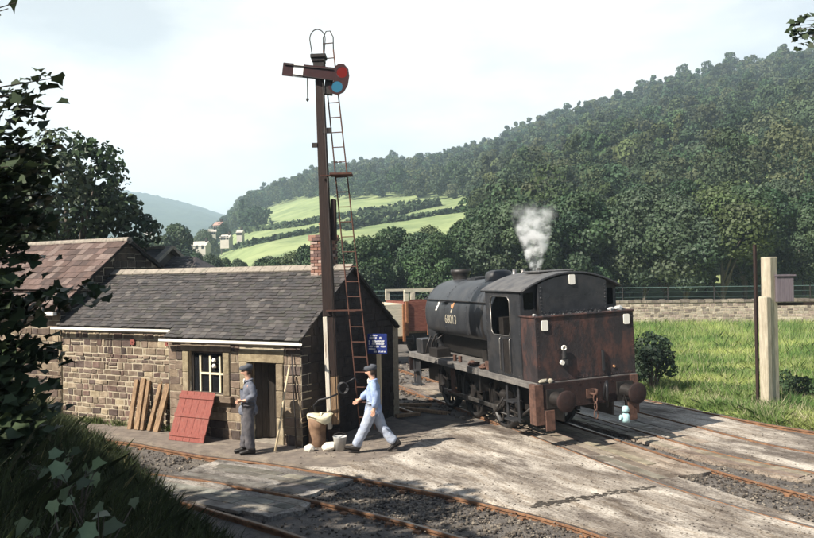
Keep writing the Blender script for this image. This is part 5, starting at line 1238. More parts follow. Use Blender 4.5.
def person(loc, rz, label, P, mats, sc_=1.0):
    """local frame: faces -X, Z up, +Y is the figure's own right... far side of the picture"""
    o = empty('person', loc, rz, label, 'person'); o.scale = (sc_,) * 3
    J = {}
    g = P
    hip = Vector(g['hip']); neck = Vector(g['neck']); head = Vector(g['head'])
    J['pelvis'] = (hip, 0.11); J['waist'] = (hip.lerp(neck, 0.35), 0.10); J['chest'] = (hip.lerp(neck, 0.66) + Vector((0.02, 0, 0)), 0.08); J['neck'] = (neck, 0.066); J['neck2'] = (neck.lerp(head, 0.45), 0.064)
    hd = head
    J['head'] = (hd + Vector((0.0, 0, -0.01)), 0.098); J['crown'] = (hd + Vector((0.012, 0, 0.075)), 0.092)
    E = [('pelvis', 'waist'), ('waist', 'chest'), ('chest', 'neck'), ('neck', 'neck2'), ('neck2', 'head'), ('head', 'crown')]
    J['chin'] = (hd + Vector((-0.06, 0, -0.075)), 0.045); E.append(('head', 'chin'))
    J['nose'] = (hd + Vector((-0.118, 0, -0.012)), 0.016); E.append(('head', 'nose'))
    for s, t in ((-1, 'n'), (1, 'f')):
        sh, el, wr, hn = [Vector(q) for q in g['arm_' + t]]
        J['sh' + t] = (sh + Vector((0, 0, -0.03)), 0.045); J['el' + t] = (el, 0.044); J['wr' + t] = (wr, 0.034); J['ha' + t] = (wr.lerp(hn, 0.5), (0.048, 0.030))
        E += [('chest', 'sh' + t), ('sh' + t, 'el' + t), ('el' + t, 'wr' + t), ('wr' + t, 'ha' + t)]
        J['ear' + t] = (hd + Vector((0.015, s * 0.082, -0.01)), 0.016); E.append(('head', 'ear' + t))
        d = (hn - wr).normalized(); side = Vector((-0.9, 0, 0.2)); side = (side - d * side.dot(d)).normalized()
        curl = Vector(g.get('curl', (-0.6, 0, 0.2)))
        for k, (w_, ln) in enumerate(((-0.030, 0.062), (-0.010, 0.075), (0.011, 0.070), (0.031, 0.055))):
            b_ = wr.lerp(hn, 0.85) + side * w_; c1 = b_ + d * ln * 0.6 + curl * 0.006; c2 = c1 + (d * 0.7 + curl * 0.7).normalized() * ln * 0.6
            J[f'k{t}{k}'] = (b_, 0.012); J[f'l{t}{k}'] = (c1, 0.0115); J[f'm{t}{k}'] = (c2, 0.010)
            E += [('ha' + t, f'k{t}{k}'), (f'k{t}{k}', f'l{t}{k}'), (f'l{t}{k}', f'm{t}{k}')]
        tb = wr.lerp(hn, 0.35) - side * -0.038; J['tb' + t] = (tb, 0.011); J['tt' + t] = (tb + (side * 0.6 + d).normalized() * 0.05, 0.009)
        E += [('ha' + t, 'tb' + t), ('tb' + t, 'tt' + t)]
        hj, kn, an = [Vector(q) for q in g['leg_' + t]]
        J['hj' + t] = (hj, 0.088); J['kn' + t] = (kn, 0.056); J['an' + t] = (an, 0.042)
        E += [('pelvis', 'hj' + t), ('hj' + t, 'kn' + t), ('kn' + t, 'an' + t)]
    body = skin('body', J, E, M['skin'], o, 'pelvis')
    # eyes
    for s in (-1, 1):
        m = MB(); m.lump(hd + Vector((-0.083, s * 0.032, 0.012)), 0.011); m.build('eye', M['boot'], body)
    # hair
    m = MB(); rings = []
    for z, rr in ((-0.05, 0.083), (0.0, 0.094), (0.05, 0.096), (0.085, 0.085)):
        rings.append([tuple(hd + Vector((0.028 + rr * 0.95 * math.cos(t), rr * 0.95 * math.sin(t), z))) for t in [rad(-100 + 20 * k) for k in range(11)]])
    m.loft(rings, caps=False, closed=False); hr = m.build('hair', M['hair'], body)
    sl = hr.modifiers.new('s', 'SOLIDIFY'); sl.thickness = 0.01
    # cap
    m = MB(); rings = []
    for z, rr, dx in ((0.045, 0.108, 0.0), (0.075, 0.125, -0.008), (0.105, 0.126, -0.012), (0.13, 0.10, -0.012), (0.142, 0.04, -0.01), (0.143, 0.003, -0.01)):
        rings.append([tuple(hd + Vector((dx + 0.008 + rr * 1.08 * math.cos(t), rr * 0.92 * math.sin(t), z + 0.02 * math.cos(t)))) for t in [2 * math.pi * k / 20 for k in range(20)]])
    m.loft(rings)
    pk = []
    for k in range(9):
        a = rad(120 + 15 * k); pk.append(hd + Vector((0.0 + 0.10 * math.cos(a), 0.09 * math.sin(a), 0.052)))
    pk2 = [hd + Vector((-0.0 + 0.165 * math.cos(rad(120 + 15 * k)) * (1.0 if 2 < k < 6 else 0.93), 0.10 * math.sin(rad(120 + 15 * k)), 0.046)) for k in range(9)]
    m.loft([[tuple(p) for p in pk], [tuple(p) for p in pk2]], caps=False, closed=False); m.loft([[tuple(p - Vector((0, 0, 0.008))) for p in pk2], [tuple(p - Vector((0, 0, 0.008))) for p in pk]], caps=False, closed=False)
    m.build('flat_cap', M['cap'], body)
    # jacket
    Jj = {}; jh = hip + Vector((0, 0, -0.02))
    Jj['hem'] = (jh + Vector((0.0, 0, -0.19)), (0.185, 0.215)); Jj['hip'] = (jh + Vector((0.0, 0, -0.02)), (0.19, 0.215)); Jj['w'] = (hip.lerp(neck, 0.3), (0.165, 0.19)); Jj['c'] = (hip.lerp(neck, 0.70), (0.19, 0.20)); Jj['n'] = (hip.lerp(neck, 0.97), (0.105, 0.11))
    Ej = [('hem', 'hip'), ('hip', 'w'), ('w', 'c'), ('c', 'n')]
    for t in ('n', 'f'):
        sh, el, wr, hn = [Vector(q) for q in g['arm_' + t]]
        Jj['s' + t] = (sh, 0.098); Jj['e' + t] = (el, 0.082); Jj['x' + t] = (el.lerp(wr, 0.88), 0.066)
        Ej += [('c', 's' + t), ('s' + t, 'e' + t), ('e' + t, 'x' + t)]
    jk = skin('jacket', Jj, Ej, M[mats[0]], o, 'w')
    # lapels / neckcloth / buttons
    m = MB(); c = hip.lerp(neck, 0.93)
    m.tube([tuple(c + Vector((0.075 * math.cos(t) * 1.0 - 0.0, 0.078 * math.sin(t), 0.015 + 0.02 * math.cos(t)))) for t in [2 * math.pi * k / 16 for k in range(17)]], 0.024, 8); m.build('collar', M[mats[0]], jk)
    m = MB(); c2 = hip.lerp(neck, 0.92); m.lump(c2 + Vector((-0.085, 0, 0.0)), 0.05, sq=(0.6, 0.9, 1.3)); m.build('neckcloth', M['shirt'], jk)
    for t, s in ():
        c = hip.lerp(neck, 0.18); m = MB(); m.box(-0.07, 0.05, -0.008, 0.008, -0.08, 0.06); pk_ = m.build('pocket', M[mats[0]], jk, 0.004); pk_.location = c + Vector((-0.06, s * 0.168, 0))
    # trousers
    Jt = {'p': (hip + Vector((0, 0, -0.02)), (0.125, 0.155))}; Et = []
    for t in ('n', 'f'):
        hj, kn, an = [Vector(q) for q in g['leg_' + t]]
        Jt['h' + t] = (hj, 0.12); Jt['t' + t] = (hj.lerp(kn, 0.55), 0.128); Jt['k' + t] = (kn, 0.108); Jt['c' + t] = (kn.lerp(an, 0.5), 0.108); Jt['a' + t] = (an + Vector((0, 0, -0.01)), 0.105)
        Et += [('p', 'h' + t), ('h' + t, 't' + t), ('t' + t, 'k' + t), ('k' + t, 'c' + t), ('c' + t, 'a' + t)]
    tr = skin('trousers', Jt, Et, M[mats[1]], o, 'p')
    for ob, am in ((jk, 0.045), (tr, 0.045)):
        tex = bpy.data.textures.new('folds', 'CLOUDS'); tex.noise_scale = 0.10; tex.noise_depth = 3
        dm = ob.modifiers.new('folds', 'DISPLACE'); dm.texture = tex; dm.strength = am; dm.texture_coords = 'LOCAL'; dm.mid_level = 0.5
    # boots
    for t in ('n', 'f'):
        hj, kn, an = [Vector(q) for q in g['leg_' + t]]; pit = g['boot_' + t]
        m = MB(); rings = []
        for x, w_, h0, h1 in ((0.10, 0.03, 0.01, 0.10), (0.075, 0.045, 0.0, 0.15), (0.0, 0.05, 0.0, 0.16), (-0.06, 0.048, 0.0, 0.105), (-0.12, 0.055, 0.0, 0.08), (-0.18, 0.052, 0.0, 0.07), (-0.215, 0.035, 0.005, 0.05)):
            rings.append([(x, w_ * math.cos(a), (h0 + h1) / 2 + (h1 - h0) / 2 * math.sin(a)) for a in [2 * math.pi * k / 14 for k in range(14)]])
        m.loft(rings); m.box(-0.2, 0.09, -0.045, 0.045, -0.012, 0.006)
        bo = m.build('boot', M['boot'], body); bo.location = an + Vector((0.0, 0, -0.0)); bo.rotation_euler = (0, pit, 0)
        # shift so the ankle sits inside
        for v in bo.data.vertices: v.co.z -= 0.085
    return o
walk = dict(hip=(0.0, 0, 0.93), neck=(0.0, 0, 1.47), head=(-0.045, 0, 1.62),
            arm_n=[(0.02, -0.19, 1.42), (0.10, -0.25, 1.14), (0.06, -0.25, 0.90), (0.045, -0.25, 0.82)],
            arm_f=[(0.0, 0.19, 1.41), (-0.14, 0.22, 1.17), (-0.33, 0.20, 1.02), (-0.40, 0.19, 0.97)],
            leg_n=[(0.0, -0.09, 0.90), (-0.16, -0.09, 0.50), (-0.37, -0.09, 0.115)], leg_f=[(0.0, 0.09, 0.90), (0.14, 0.09, 0.50), (0.42, 0.09, 0.17)],
            boot_n=rad(12), boot_f=rad(-32), curl=(-0.6, 0, -0.1))
b = gp(371, 451.0)
person((b[0], b[1], -0.01), rad(-8), 'man in flat cap and pale blue overalls striding left past the signal ladder', walk, ('denim', 'denimtr'), 1.03)
stand = dict(hip=(0.0, 0, 0.94), neck=(0.015, 0, 1.49), head=(-0.025, 0, 1.64),
             arm_n=[(0.03, -0.19, 1.43), (0.13, -0.24, 1.18), (-0.08, -0.20, 1.08), (-0.16, -0.13, 1.07)],
             arm_f=[(0.0, 0.19, 1.43), (0.06, 0.23, 1.17), (-0.12, 0.18, 1.05), (-0.2, 0.12, 1.03)],
             leg_n=[(0.0, -0.09, 0.90), (0.0, -0.10, 0.50), (0.03, -0.10, 0.09)], leg_f=[(0.0, 0.09, 0.90), (-0.05, 0.10, 0.50), (-0.08, 0.11, 0.09)],
             boot_n=0, boot_f=0, curl=(-0.4, 0.2, -0.6))
b = gp(246, 452.5)
person((b[0], b[1], -0.01), rad(12), 'man in flat cap and grimy dark work clothes standing outside the hut doorway', stand, ('dirtyblue', 'dirtytr'), 1.045)

# ------------------------------------------------------------------ vegetation builders
rng = np.random.default_rng(5)
QUAD = np.array([(-0.5, -0.5), (0.5, -0.5), (0.5, 0.5), (-0.5, 0.5)])
LEAF = np.array([(0, -0.5), (0.16, -0.36), (0.42, -0.30), (0.40, -0.1), (0.48, 0.18), (0.32, 0.24), (0.18, 0.34), (0, 0.6), (-0.18, 0.34), (-0.32, 0.24), (-0.48, 0.18), (-0.40, -0.1), (-0.42, -0.30), (-0.16, -0.36)])
OVAL = np.array([(0, -0.55), (0.27, -0.18), (0.27, 0.18), (0, 0.55), (-0.27, 0.18), (-0.27, -0.18)])
def leaves(cent, nrm, size, shape=QUAD, spread=0.6):
    n = len(cent)
    nr = nrm + rng.normal(0, spread, (n, 3)); nr /= np.linalg.norm(nr, axis=1)[:, None] + 1e-9
    up = rng.normal(0, 1, (n, 3)); a = np.cross(nr, up); a /= np.linalg.norm(a, axis=1)[:, None] + 1e-9; b = np.cross(nr, a)
    sz = size * rng.uniform(0.65, 1.3, n)
    fold = 0.0 if len(shape) == 4 else 0.45
    dz = fold * np.abs(shape[:, 0]) - (0.35 * shape[:, 1] ** 2 if fold else 0)
    v = cent[:, None, :] + (a[:, None, :] * shape[None, :, 0, None] + b[:, None, :] * shape[None, :, 1, None] + nr[:, None, :] * dz[None, :, None]) * sz[:, None, None]
    return v.reshape(-1, 3)
def crown_pts(n, H, R, base, lobes=14, seed=0, conic=0.0, fill=0.25):
    """leaf centres on the shells of overlapping lobes"""
    r = np.random.default_rng(seed); C_ = []; N_ = []; I_ = []
    lc = []
    for k in range(lobes):
        t = r.uniform(0, 1) ** 0.8; z = base + (H - base) * (0.12 + 0.78 * t)
        pr = math.sin(math.pi * min(1, 0.16 + 0.80 * t)) ** 0.7 * (1 - conic * t)
        a = r.uniform(0, 2 * math.pi); q = R * pr * r.uniform(0.35, 0.78)
        lc.append((q * math.cos(a), q * math.sin(a), z, R * r.uniform(0.26, 0.46) * (1 - 0.45 * conic * t)))
    lc.append((0, 0, base + (H - base) * 0.55, R * 0.55)); lc = np.array(lc)
    per = n // len(lc) + 1
    for i, (x, y, z, rr) in enumerate(lc):
        d = r.normal(0, 1, (per, 3)); d[:, 2] += 0.25; d /= np.linalg.norm(d, axis=1)[:, None]
        rad_ = rr * (1 - fill * r.uniform(0, 1, per) ** 2 + 0.12 * np.clip(r.normal(0, 1, per), -2, 1.4))
        p = np.array([x, y, z]) + d * rad_[:, None] * np.array([1, 1, 0.82])
        # drop leaves deep inside other lobes
        dist = np.linalg.norm((p[:, None, :] - lc[None, :, :3]) / np.array([1, 1, 0.82]), axis=2) / lc[None, :, 3]
        keep = (dist < 0.62).sum(axis=1) <= 0
        C_.append(p[keep]); N_.append(d[keep]); I_.append(np.full(keep.sum(), i))
    return np.vstack(C_), np.vstack(N_), np.concatenate(I_), lc
def leafcols(I, n, seed, tint=(1, 1, 1), var=0.22):
    r = np.random.default_rng(seed); lob = r.uniform(1 - var, 1 + var, (int(I.max()) + 1, 1)) * (1 + r.normal(0, 0.05, (int(I.max()) + 1, 3)))
    return np.clip(lob[I] * r.uniform(0.75, 1.25, (n, 1)) * np.array(tint), 0, 3)
def trunk_mb(H, base, r0, lc, seed=0, limbs=7):
    rr = random.Random(seed); m = MB()
    top = Vector((rr.uniform(-.3, .3), rr.uniform(-.3, .3), base + (H - base) * 0.6))
    m.tube([(0, 0, -0.3), (0, 0, 0.1), (0.03, 0.02, base * 0.6), top * 0.5 + Vector((0, 0, base * 0.3)), top], [r0 * 1.35, r0, r0 * 0.85, r0 * 0.6, r0 * 0.2], 8)
    for k in range(min(limbs, len(lc))):
        c = Vector(lc[k][:3]); s = Vector((0, 0, base * 0.75 + rr.uniform(0, 0.3) * (c.z - base * 0.75)))
        m.tube([s, s.lerp(c, 0.5) + Vector((0, 0, 0.1 * (c - s).length)), c], [r0 * 0.45, r0 * 0.3, r0 * 0.1], 6)
    return m
def make_tree(name, H, R, base, nl, ls, seed, mat, label, cat='tree', group=None, lobes=14, conic=0.0, tint=(1, 1, 1), shape=QUAD, r0=None, spread=0.55):
    o = empty(name, (0, 0, 0), 0, label, cat, group)
    c, nn, I, lc = crown_pts(nl, H, R, base, lobes, seed, conic)
    fast_mesh('crown', leaves(c, nn, ls, shape, spread), len(shape), mat, o, leafcols(I, len(c), seed, tint))
    trunk_mb(H, base, r0 or H * 0.022, lc, seed).build('trunk', M['bark'], o)
    return o

def at_px(px, D): return ((px - 407) / FPX * D, D)

# --- belt of trees behind the field wall
protos = []
for k in range(6):
    protos.append(make_tree('broadleaf_tree', 10, 3.6 + 0.3 * (k % 3), 1.0, 24000, 0.18, 20 + k, M['leaf_mid'], 'x', 'tree', 'trees in the belt behind the field wall', lobes=22, conic=0.15 * (k % 2), tint=[(1, 1, 1), (0.85, 0.95, 0.9), (1.15, 1.1, 0.8), (0.75, 0.9, 0.85), (1.05, 1.0, 1.1), (0.9, 1.05, 0.8)][k]))
used = [False] * 6
rr = random.Random(4)
TOPS = [(225, 266), (250, 262), (285, 258), (300, 250), (330, 246), (350, 240), (400, 232), (440, 226), (462, 222), (480, 205), (520, 200), (600, 190), (700, 185), (814, 180), (1000, 180)]
belt = []
px = 232
while px < 850:
    belt.append((px, rr.uniform(62, 70))); px += rr.uniform(17, 25)
px = 244
while px < 850:
    belt.append((px, rr.uniform(74, 90))); px += rr.uniform(18, 28)
tints = ['dark green', 'bluish green', 'yellowish green', 'deep green', 'dull green', 'fresh green']
belt_items = []
for i, (px, D) in enumerate(belt):
    k = rr.randrange(6); src = protos[k]
    if used[k]: o = copy_tree(src)
    else: o = src; used[k] = True
    x, y = at_px(px, D); z = ground_z(x, y)
    topz = CAM_H + (horizon(px) - lerp(TOPS, px)) / FPX * D + rr.uniform(-0.8, 0.5)
    if D < 71 and px > 470: topz = min(topz, 10.5 + rr.uniform(-1.5, 1))
    s = max(0.35, (topz - z) / 10.0); o.location = (x, y, z - 0.1); o.scale = (min(s * rr.uniform(0.95, 1.15), 1.35), min(s, 1.35), s); o.rotation_euler = (0, 0, rr.uniform(0, 6.28))
    o['group'] = 'trees in the belt behind the field wall'
    row = 'front' if D < 71 else 'second'
    if px < 345: where = 'left of the ladder'
    elif px < 430: where = 'above the wagons'
    elif px < 560: where = 'behind the steam'
    elif px < 640: where = 'behind the cab'
    elif px < 750: where = 'above the field wall'
    elif px < 820: where = 'behind the concrete post'
    else: where = 'at the right edge'
    belt_items.append((row, px, o, tints[k], where))

ORD = ['first', 'second', 'third', 'fourth', 'fifth', 'sixth', 'seventh', 'eighth', 'ninth']
cnt_ = {}
for row, px, o, tn, where in sorted(belt_items, key=lambda q: q[1]):
    n_ = cnt_.get((row, where), 0); cnt_[(row, where)] = n_ + 1
    o['label'] = f'{tn} tree, {ORD[n_]} from left in the {row} row {where}'
# --- woodland on the hillside (one mass), with individual skyline trees
FT = [(205, 254), (215, 249), (240, 233), (262, 210), (300, 201), (317, 198), (336, 200), (400, 200), (440, 201), (480, 203)]
def in_field(px, D):
    if px < 205 or px > 482: return False
    e = (ground_z(*at_px(px, D)) - CAM_H) / D
    return e < (horizon(px) - (lerp(FT, px) - 0)) / FPX
wr_ = np.random.default_rng(9)
base_c = []
for k in range(10):
    if k < 7: c, nn, I, lc = crown_pts(2100, 9 + k % 3, 4.8 - 0.3 * (k % 3), 1.2, 10 + 2 * (k % 4), 60 + k)
    elif k == 7: c, nn, I, lc = crown_pts(1500, 13, 2.3, 1.0, 16, 60 + k, 0.8)
    else: c, nn, I, lc = crown_pts(1700, 12.5, 3.4, 2.0, 12, 60 + k, 0.2)
    base_c.append((c, nn, I))
VV = []; CC = []; cnt = 0
grid = 7.6
sky_trees = []
y = 92.0
def wood_ok(px, D, z):
    if px < 205 or px > 1010: return False
    if in_field(px, D): return False
    if px < 482 and D < 150: return False
    return D < lerp(PR, px) * 1.0
while y < 660:
    x = -0.3 * y
    while x < 0.8 * y:
        xx = x + wr_.uniform(-3, 3); yy = y + wr_.uniform(-3, 3); px = 407 + FPX * xx / yy
        z = terr(px, yy)
        if wood_ok(px, yy, z) and not (abs(px - 566) < 12 and 150 < yy < 185):
            k = wr_.integers(10); c, nn, I = base_c[k]
            m_ = len(c) if yy < 200 else int(len(c) * (0.85 if yy < 320 else 0.7))
            sel = wr_.permutation(len(c))[:m_]
            s = wr_.uniform(0.6, 1.3); a = wr_.uniform(0, 6.28); ca, sa = math.cos(a), math.sin(a); Rm = np.array([[ca, sa, 0], [-sa, ca, 0], [0, 0, 1]])
            p = (c[sel] * s) @ Rm + np.array([xx, yy, z - 0.5]); nr = nn[sel] @ Rm
            tint = np.array([1, 1, 1]) * wr_.uniform(0.55, 1.35) * np.array([wr_.uniform(0.8, 1.35), 1, wr_.uniform(0.8, 1.2)])
            VV.append(leaves(p, nr, (0.29 if yy < 150 else 0.44) if yy < 260 else (0.52 if yy < 400 else 0.62), QUAD, 0.5)); CC.append(np.tile(tint, (m_, 1)) * wr_.uniform(0.75, 1.25, (m_, 1)))
            cnt += 1
        x += grid
    y += grid * 0.92
wood = fast_mesh('hillside_wood', np.vstack(VV), 4, M['leaf_far'], None, np.vstack(CC)); tag(wood, 'dense broadleaf wood covering the steep hillside', 'woodland', kind='stuff')
print('wood trees', cnt, 'quads', sum(len(c) for c in CC))

# skyline trees
skp = make_tree('skyline_tree', 12, 4.0, 4.6, 1500, 0.5, 103, M['leaf_far'], 'x', 'tree', 'trees standing out on the hill skyline', lobes=13, r0=0.3)
SK = [(232, 1.0, 'skyline tree at the low left end of the wooded ridge'), (243, 1.15, 'tree on the ridge above the village houses'), (352, 0.8, 'small skyline tree just right of the signal ladder'), (394, 1.3, 'tall thin skyline tree standing clear above the pasture wood'), (424, 0.7, 'round skyline tree at the foot of the steeper ridge'),
      (510, 1.0, 'tree on the ridge line above the steam plume'), (624, 0.75, 'first small bare-stemmed tree left on the bare brow'), (647, 1.0, 'slender tree on the brow left of the paired trees'), (663, 0.8, 'bushy little tree on the brow'), (686, 1.25, 'broad tree on the brow, largest of the skyline row'), (712, 1.15, 'open crowned tree on the brow with gaps'), (735, 1.3, 'tall round tree on the brow near its right end'), (752, 0.9, 'low round tree beside the tall one on the brow'), (784, 1.0, 'dark skyline tree at the far right of the ridge')]
for i, (px, s, lab) in enumerate(SK):
    o = skp if i == 0 else copy_tree(skp)
    D = lerp(PR, px) * (0.99 if px > 600 else 0.98); x, y = at_px(px, D); o.location = (x, y, terr(px, D) + (1.5 if px > 600 else 0)); o.scale = (s, s, s * 1.05); o.rotation_euler = (0, 0, i * 1.3); o['label'] = lab

# field tree, village trees
o = make_tree('field_tree', 22, 11, 2.5, 4200, 1.0, 131, M['leaf_far'], 'large dark spreading tree standing alone in the hillside pasture', 'tree', lobes=24, tint=(0.6, 0.7, 0.7), r0=0.7)
x, y = at_px(256, 330); o.location = (x, y, CAM_H + (horizon(256) - 239) / FPX * 330 - 1); o.scale = (0.72, 0.72, 0.66)
o = make_tree('conifer', 18, 2.6, 1.0, 1600, 0.8, 132, M['leaf_far'], 'pointed dark conifer rising behind the lone pasture tree', 'tree', lobes=16, conic=0.85, tint=(0.5, 0.6, 0.6))
x, y = at_px(243, 360); o.location = (x, y, CAM_H + (horizon(243) - 234) / FPX * 360 - 1)
VT = [(176, 120, 222, 1.0, 'rounded dark tree left of the white village house'), (150, 130, 240, 0.9, 'low tree beyond the barn gable'), (163, 170, 238, 1.0, 'tree behind the cottage roof ridge'), (196, 105, 251, 0.7, 'bush below the white village house'), (213, 95, 253, 0.8, 'dark bush right of the white village house'), (228, 100, 256, 0.7, 'hedge tree at the foot of the pasture'), (140, 220, 232, 0.9, 'pale distant tree in the valley'), (125, 200, 236, 1.1, 'valley tree close to the barn ridge'), (205, 260, 230, 1.0, 'tree between the village houses'), (222, 300, 222, 1.0, 'tree above the upper village house'), (240, 90, 258, 0.7, 'hedge tree just left of the chimney'), (184, 95, 255, 0.6, 'bush beyond the right end of the cottage roof'), (120, 60, 236, 0.8, 'dark tree just beyond the barn')]
for i, (px, D, ty, ws, lab) in enumerate(VT):
    src = protos[i % 6]; o = copy_tree(src); x, y = at_px(px, D); z = ground_z(x, y)
    tz = CAM_H + (horizon(px) - ty) / FPX * D; s = max(0.3, (tz - z) / 10); o.location = (x, y, z - 0.2); o.scale = (s * ws, s * ws, s); o.rotation_euler = (0, 0, i); o['label'] = lab; o['group'] = 'trees around the village'

# hedges across the pasture
def hedge(pts, D0, hh, label, n=900):
    P = []
    for (a, b), (c, d) in zip(pts[:-1], pts[1:]):
        for t in np.linspace(0, 1, n // (len(pts) - 1)):
            px = a + (c - a) * t; py = b + (d - b) * t; e = (horizon(px) - py) / FPX
            # find terrain depth with this elevation
            lo, hi = 90.0, lerp(PR, px)
            for _ in range(24):
                md = (lo + hi) / 2
                if (terr(px, md) - CAM_H) / md < e: lo = md
                else: hi = md
            x, y = at_px(px, lo); P.append((x + rng.normal(0, 0.6), y + rng.normal(0, 0.6), terr(px, lo) + rng.uniform(0, hh)))
    P = np.array(P); o = fast_mesh('hedgerow', leaves(P, np.tile([0, -0.3, 1.0], (len(P), 1)), 1.1, QUAD, 0.8), 4, M['leaf_far'], None, rng.uniform(0.6, 1.1, (len(P), 1)) * np.ones((1, 3)))
    tag(o, label, 'hedge')
hedge([(208, 256), (250, 246), (300, 236), (345, 228), (400, 222), (475, 210)], 0, 1.3, 'long dark hedge running up across the middle of the pasture', 1500)
hedge([(232, 234), (250, 232), (300, 226), (340, 219), (420, 205)], 0, 1.8, 'upper hedge of the pasture above the long hedge', 1100)
hedge([(345, 231), (380, 220), (425, 210), (440, 206)], 0, 2.5, 'scrubby hedge slanting between the two pasture hedges', 900)

# village houses
def house(px, D, by, wd_, dp, hh, rz, label, roofm):
    x, y = at_px(px, D); z = CAM_H + (horizon(px) - by) / FPX * D
    o = empty('village_house', (x, y, z), rz, label, 'house', 'village houses on the far slope'); o.scale = (0.78, 0.78, 0.78)
    m = MB(); m.box(-wd_ / 2, wd_ / 2, -dp / 2, dp / 2, -3, hh); wl_ = m.build('wall', M['housewall'], o)
    rr_ = MB(); rh = dp * 0.45
    rr_.add([(-wd_ / 2 - .3, -dp / 2 - .3, hh), (wd_ / 2 + .3, -dp / 2 - .3, hh), (wd_ / 2 + .3, 0, hh + rh), (-wd_ / 2 - .3, 0, hh + rh), (wd_ / 2 + .3, dp / 2 + .3, hh), (-wd_ / 2 - .3, dp / 2 + .3, hh)], [(0, 1, 2, 3), (3, 2, 4, 5), (0, 3, 5), (1, 4, 2), (0, 5, 4, 1)])
    ro_ = rr_.build('roof', roofm, o); m = MB(); m.box(wd_ / 2 - 1.0, wd_ / 2 - .2, -.4, .4, hh + rh * 0.7, hh + rh + 1.2); m.build('chimney', M['beam'], ro_)
    for k in range(3):
        xx = -wd_ / 2 + wd_ * (k + 0.5) / 3; m = MB(); m.box(xx - .5, xx + .5, -dp / 2 - .06, -dp / 2 + .05, hh * 0.4, hh * 0.4 + 1.4); m.build('window', M['glass'], o)
M['housewall'] = pm('house_render', (0.34, 0.31, 0.27), (0.44, 0.41, 0.36), 0.5, 0.9)
palero = pm('pale_house_roof', (0.40, 0.36, 0.31), (0.5, 0.46, 0.40), 0.5, 0.8)
redro = pm('red_house_roof', (0.3, 0.17, 0.14), (0.4, 0.24, 0.2), 0.5, 0.8)
house(200, 230, 251, 7.0, 4, 1.8, rad(-15), 'long white village house with pale roof, lowest on the slope', palero)
house(220, 300, 232, 4.2, 4, 3.2, rad(-30), 'tall white village house with reddish roof, high on the slope', redro)
house(213, 290, 236, 3.2, 3, 1.8, rad(10), 'small pale village house left of the red roofed one', palero)
house(241, 270, 237, 2.4, 3, 1.8, rad(-10), 'tiny white cottage under the lone pasture tree', palero)
house(227, 250, 241, 4, 3, 1.2, rad(-20), 'low pale village house between the long house and cottage', palero)
house(150, 700, 240, 12, 9, 5, rad(20), 'far white farmhouse low on the hazy distant hill', palero)

# --- left background trees
o = make_tree('dark_tree', 9.2, 3.0, 2.2, 9000, 0.24, 201, M['leaf_dark'], 'big dark tree with drooping boughs rising behind the barn roof', 'tree', lobes=26, shape=OVAL, r0=0.22, tint=(1.3, 1.3, 1.4))
o.location = (-12.4, 29.5, -0.1)
o = make_tree('dark_tree', 10.4, 4.2, 2.2, 9000, 0.26, 202, M['leaf_dark'], 'dark tree at the left picture edge behind the barn', 'tree', lobes=26, shape=OVAL, r0=0.3)
o.location = (-16.2, 31, -0.1); o.scale = (1, 1, 0.85)

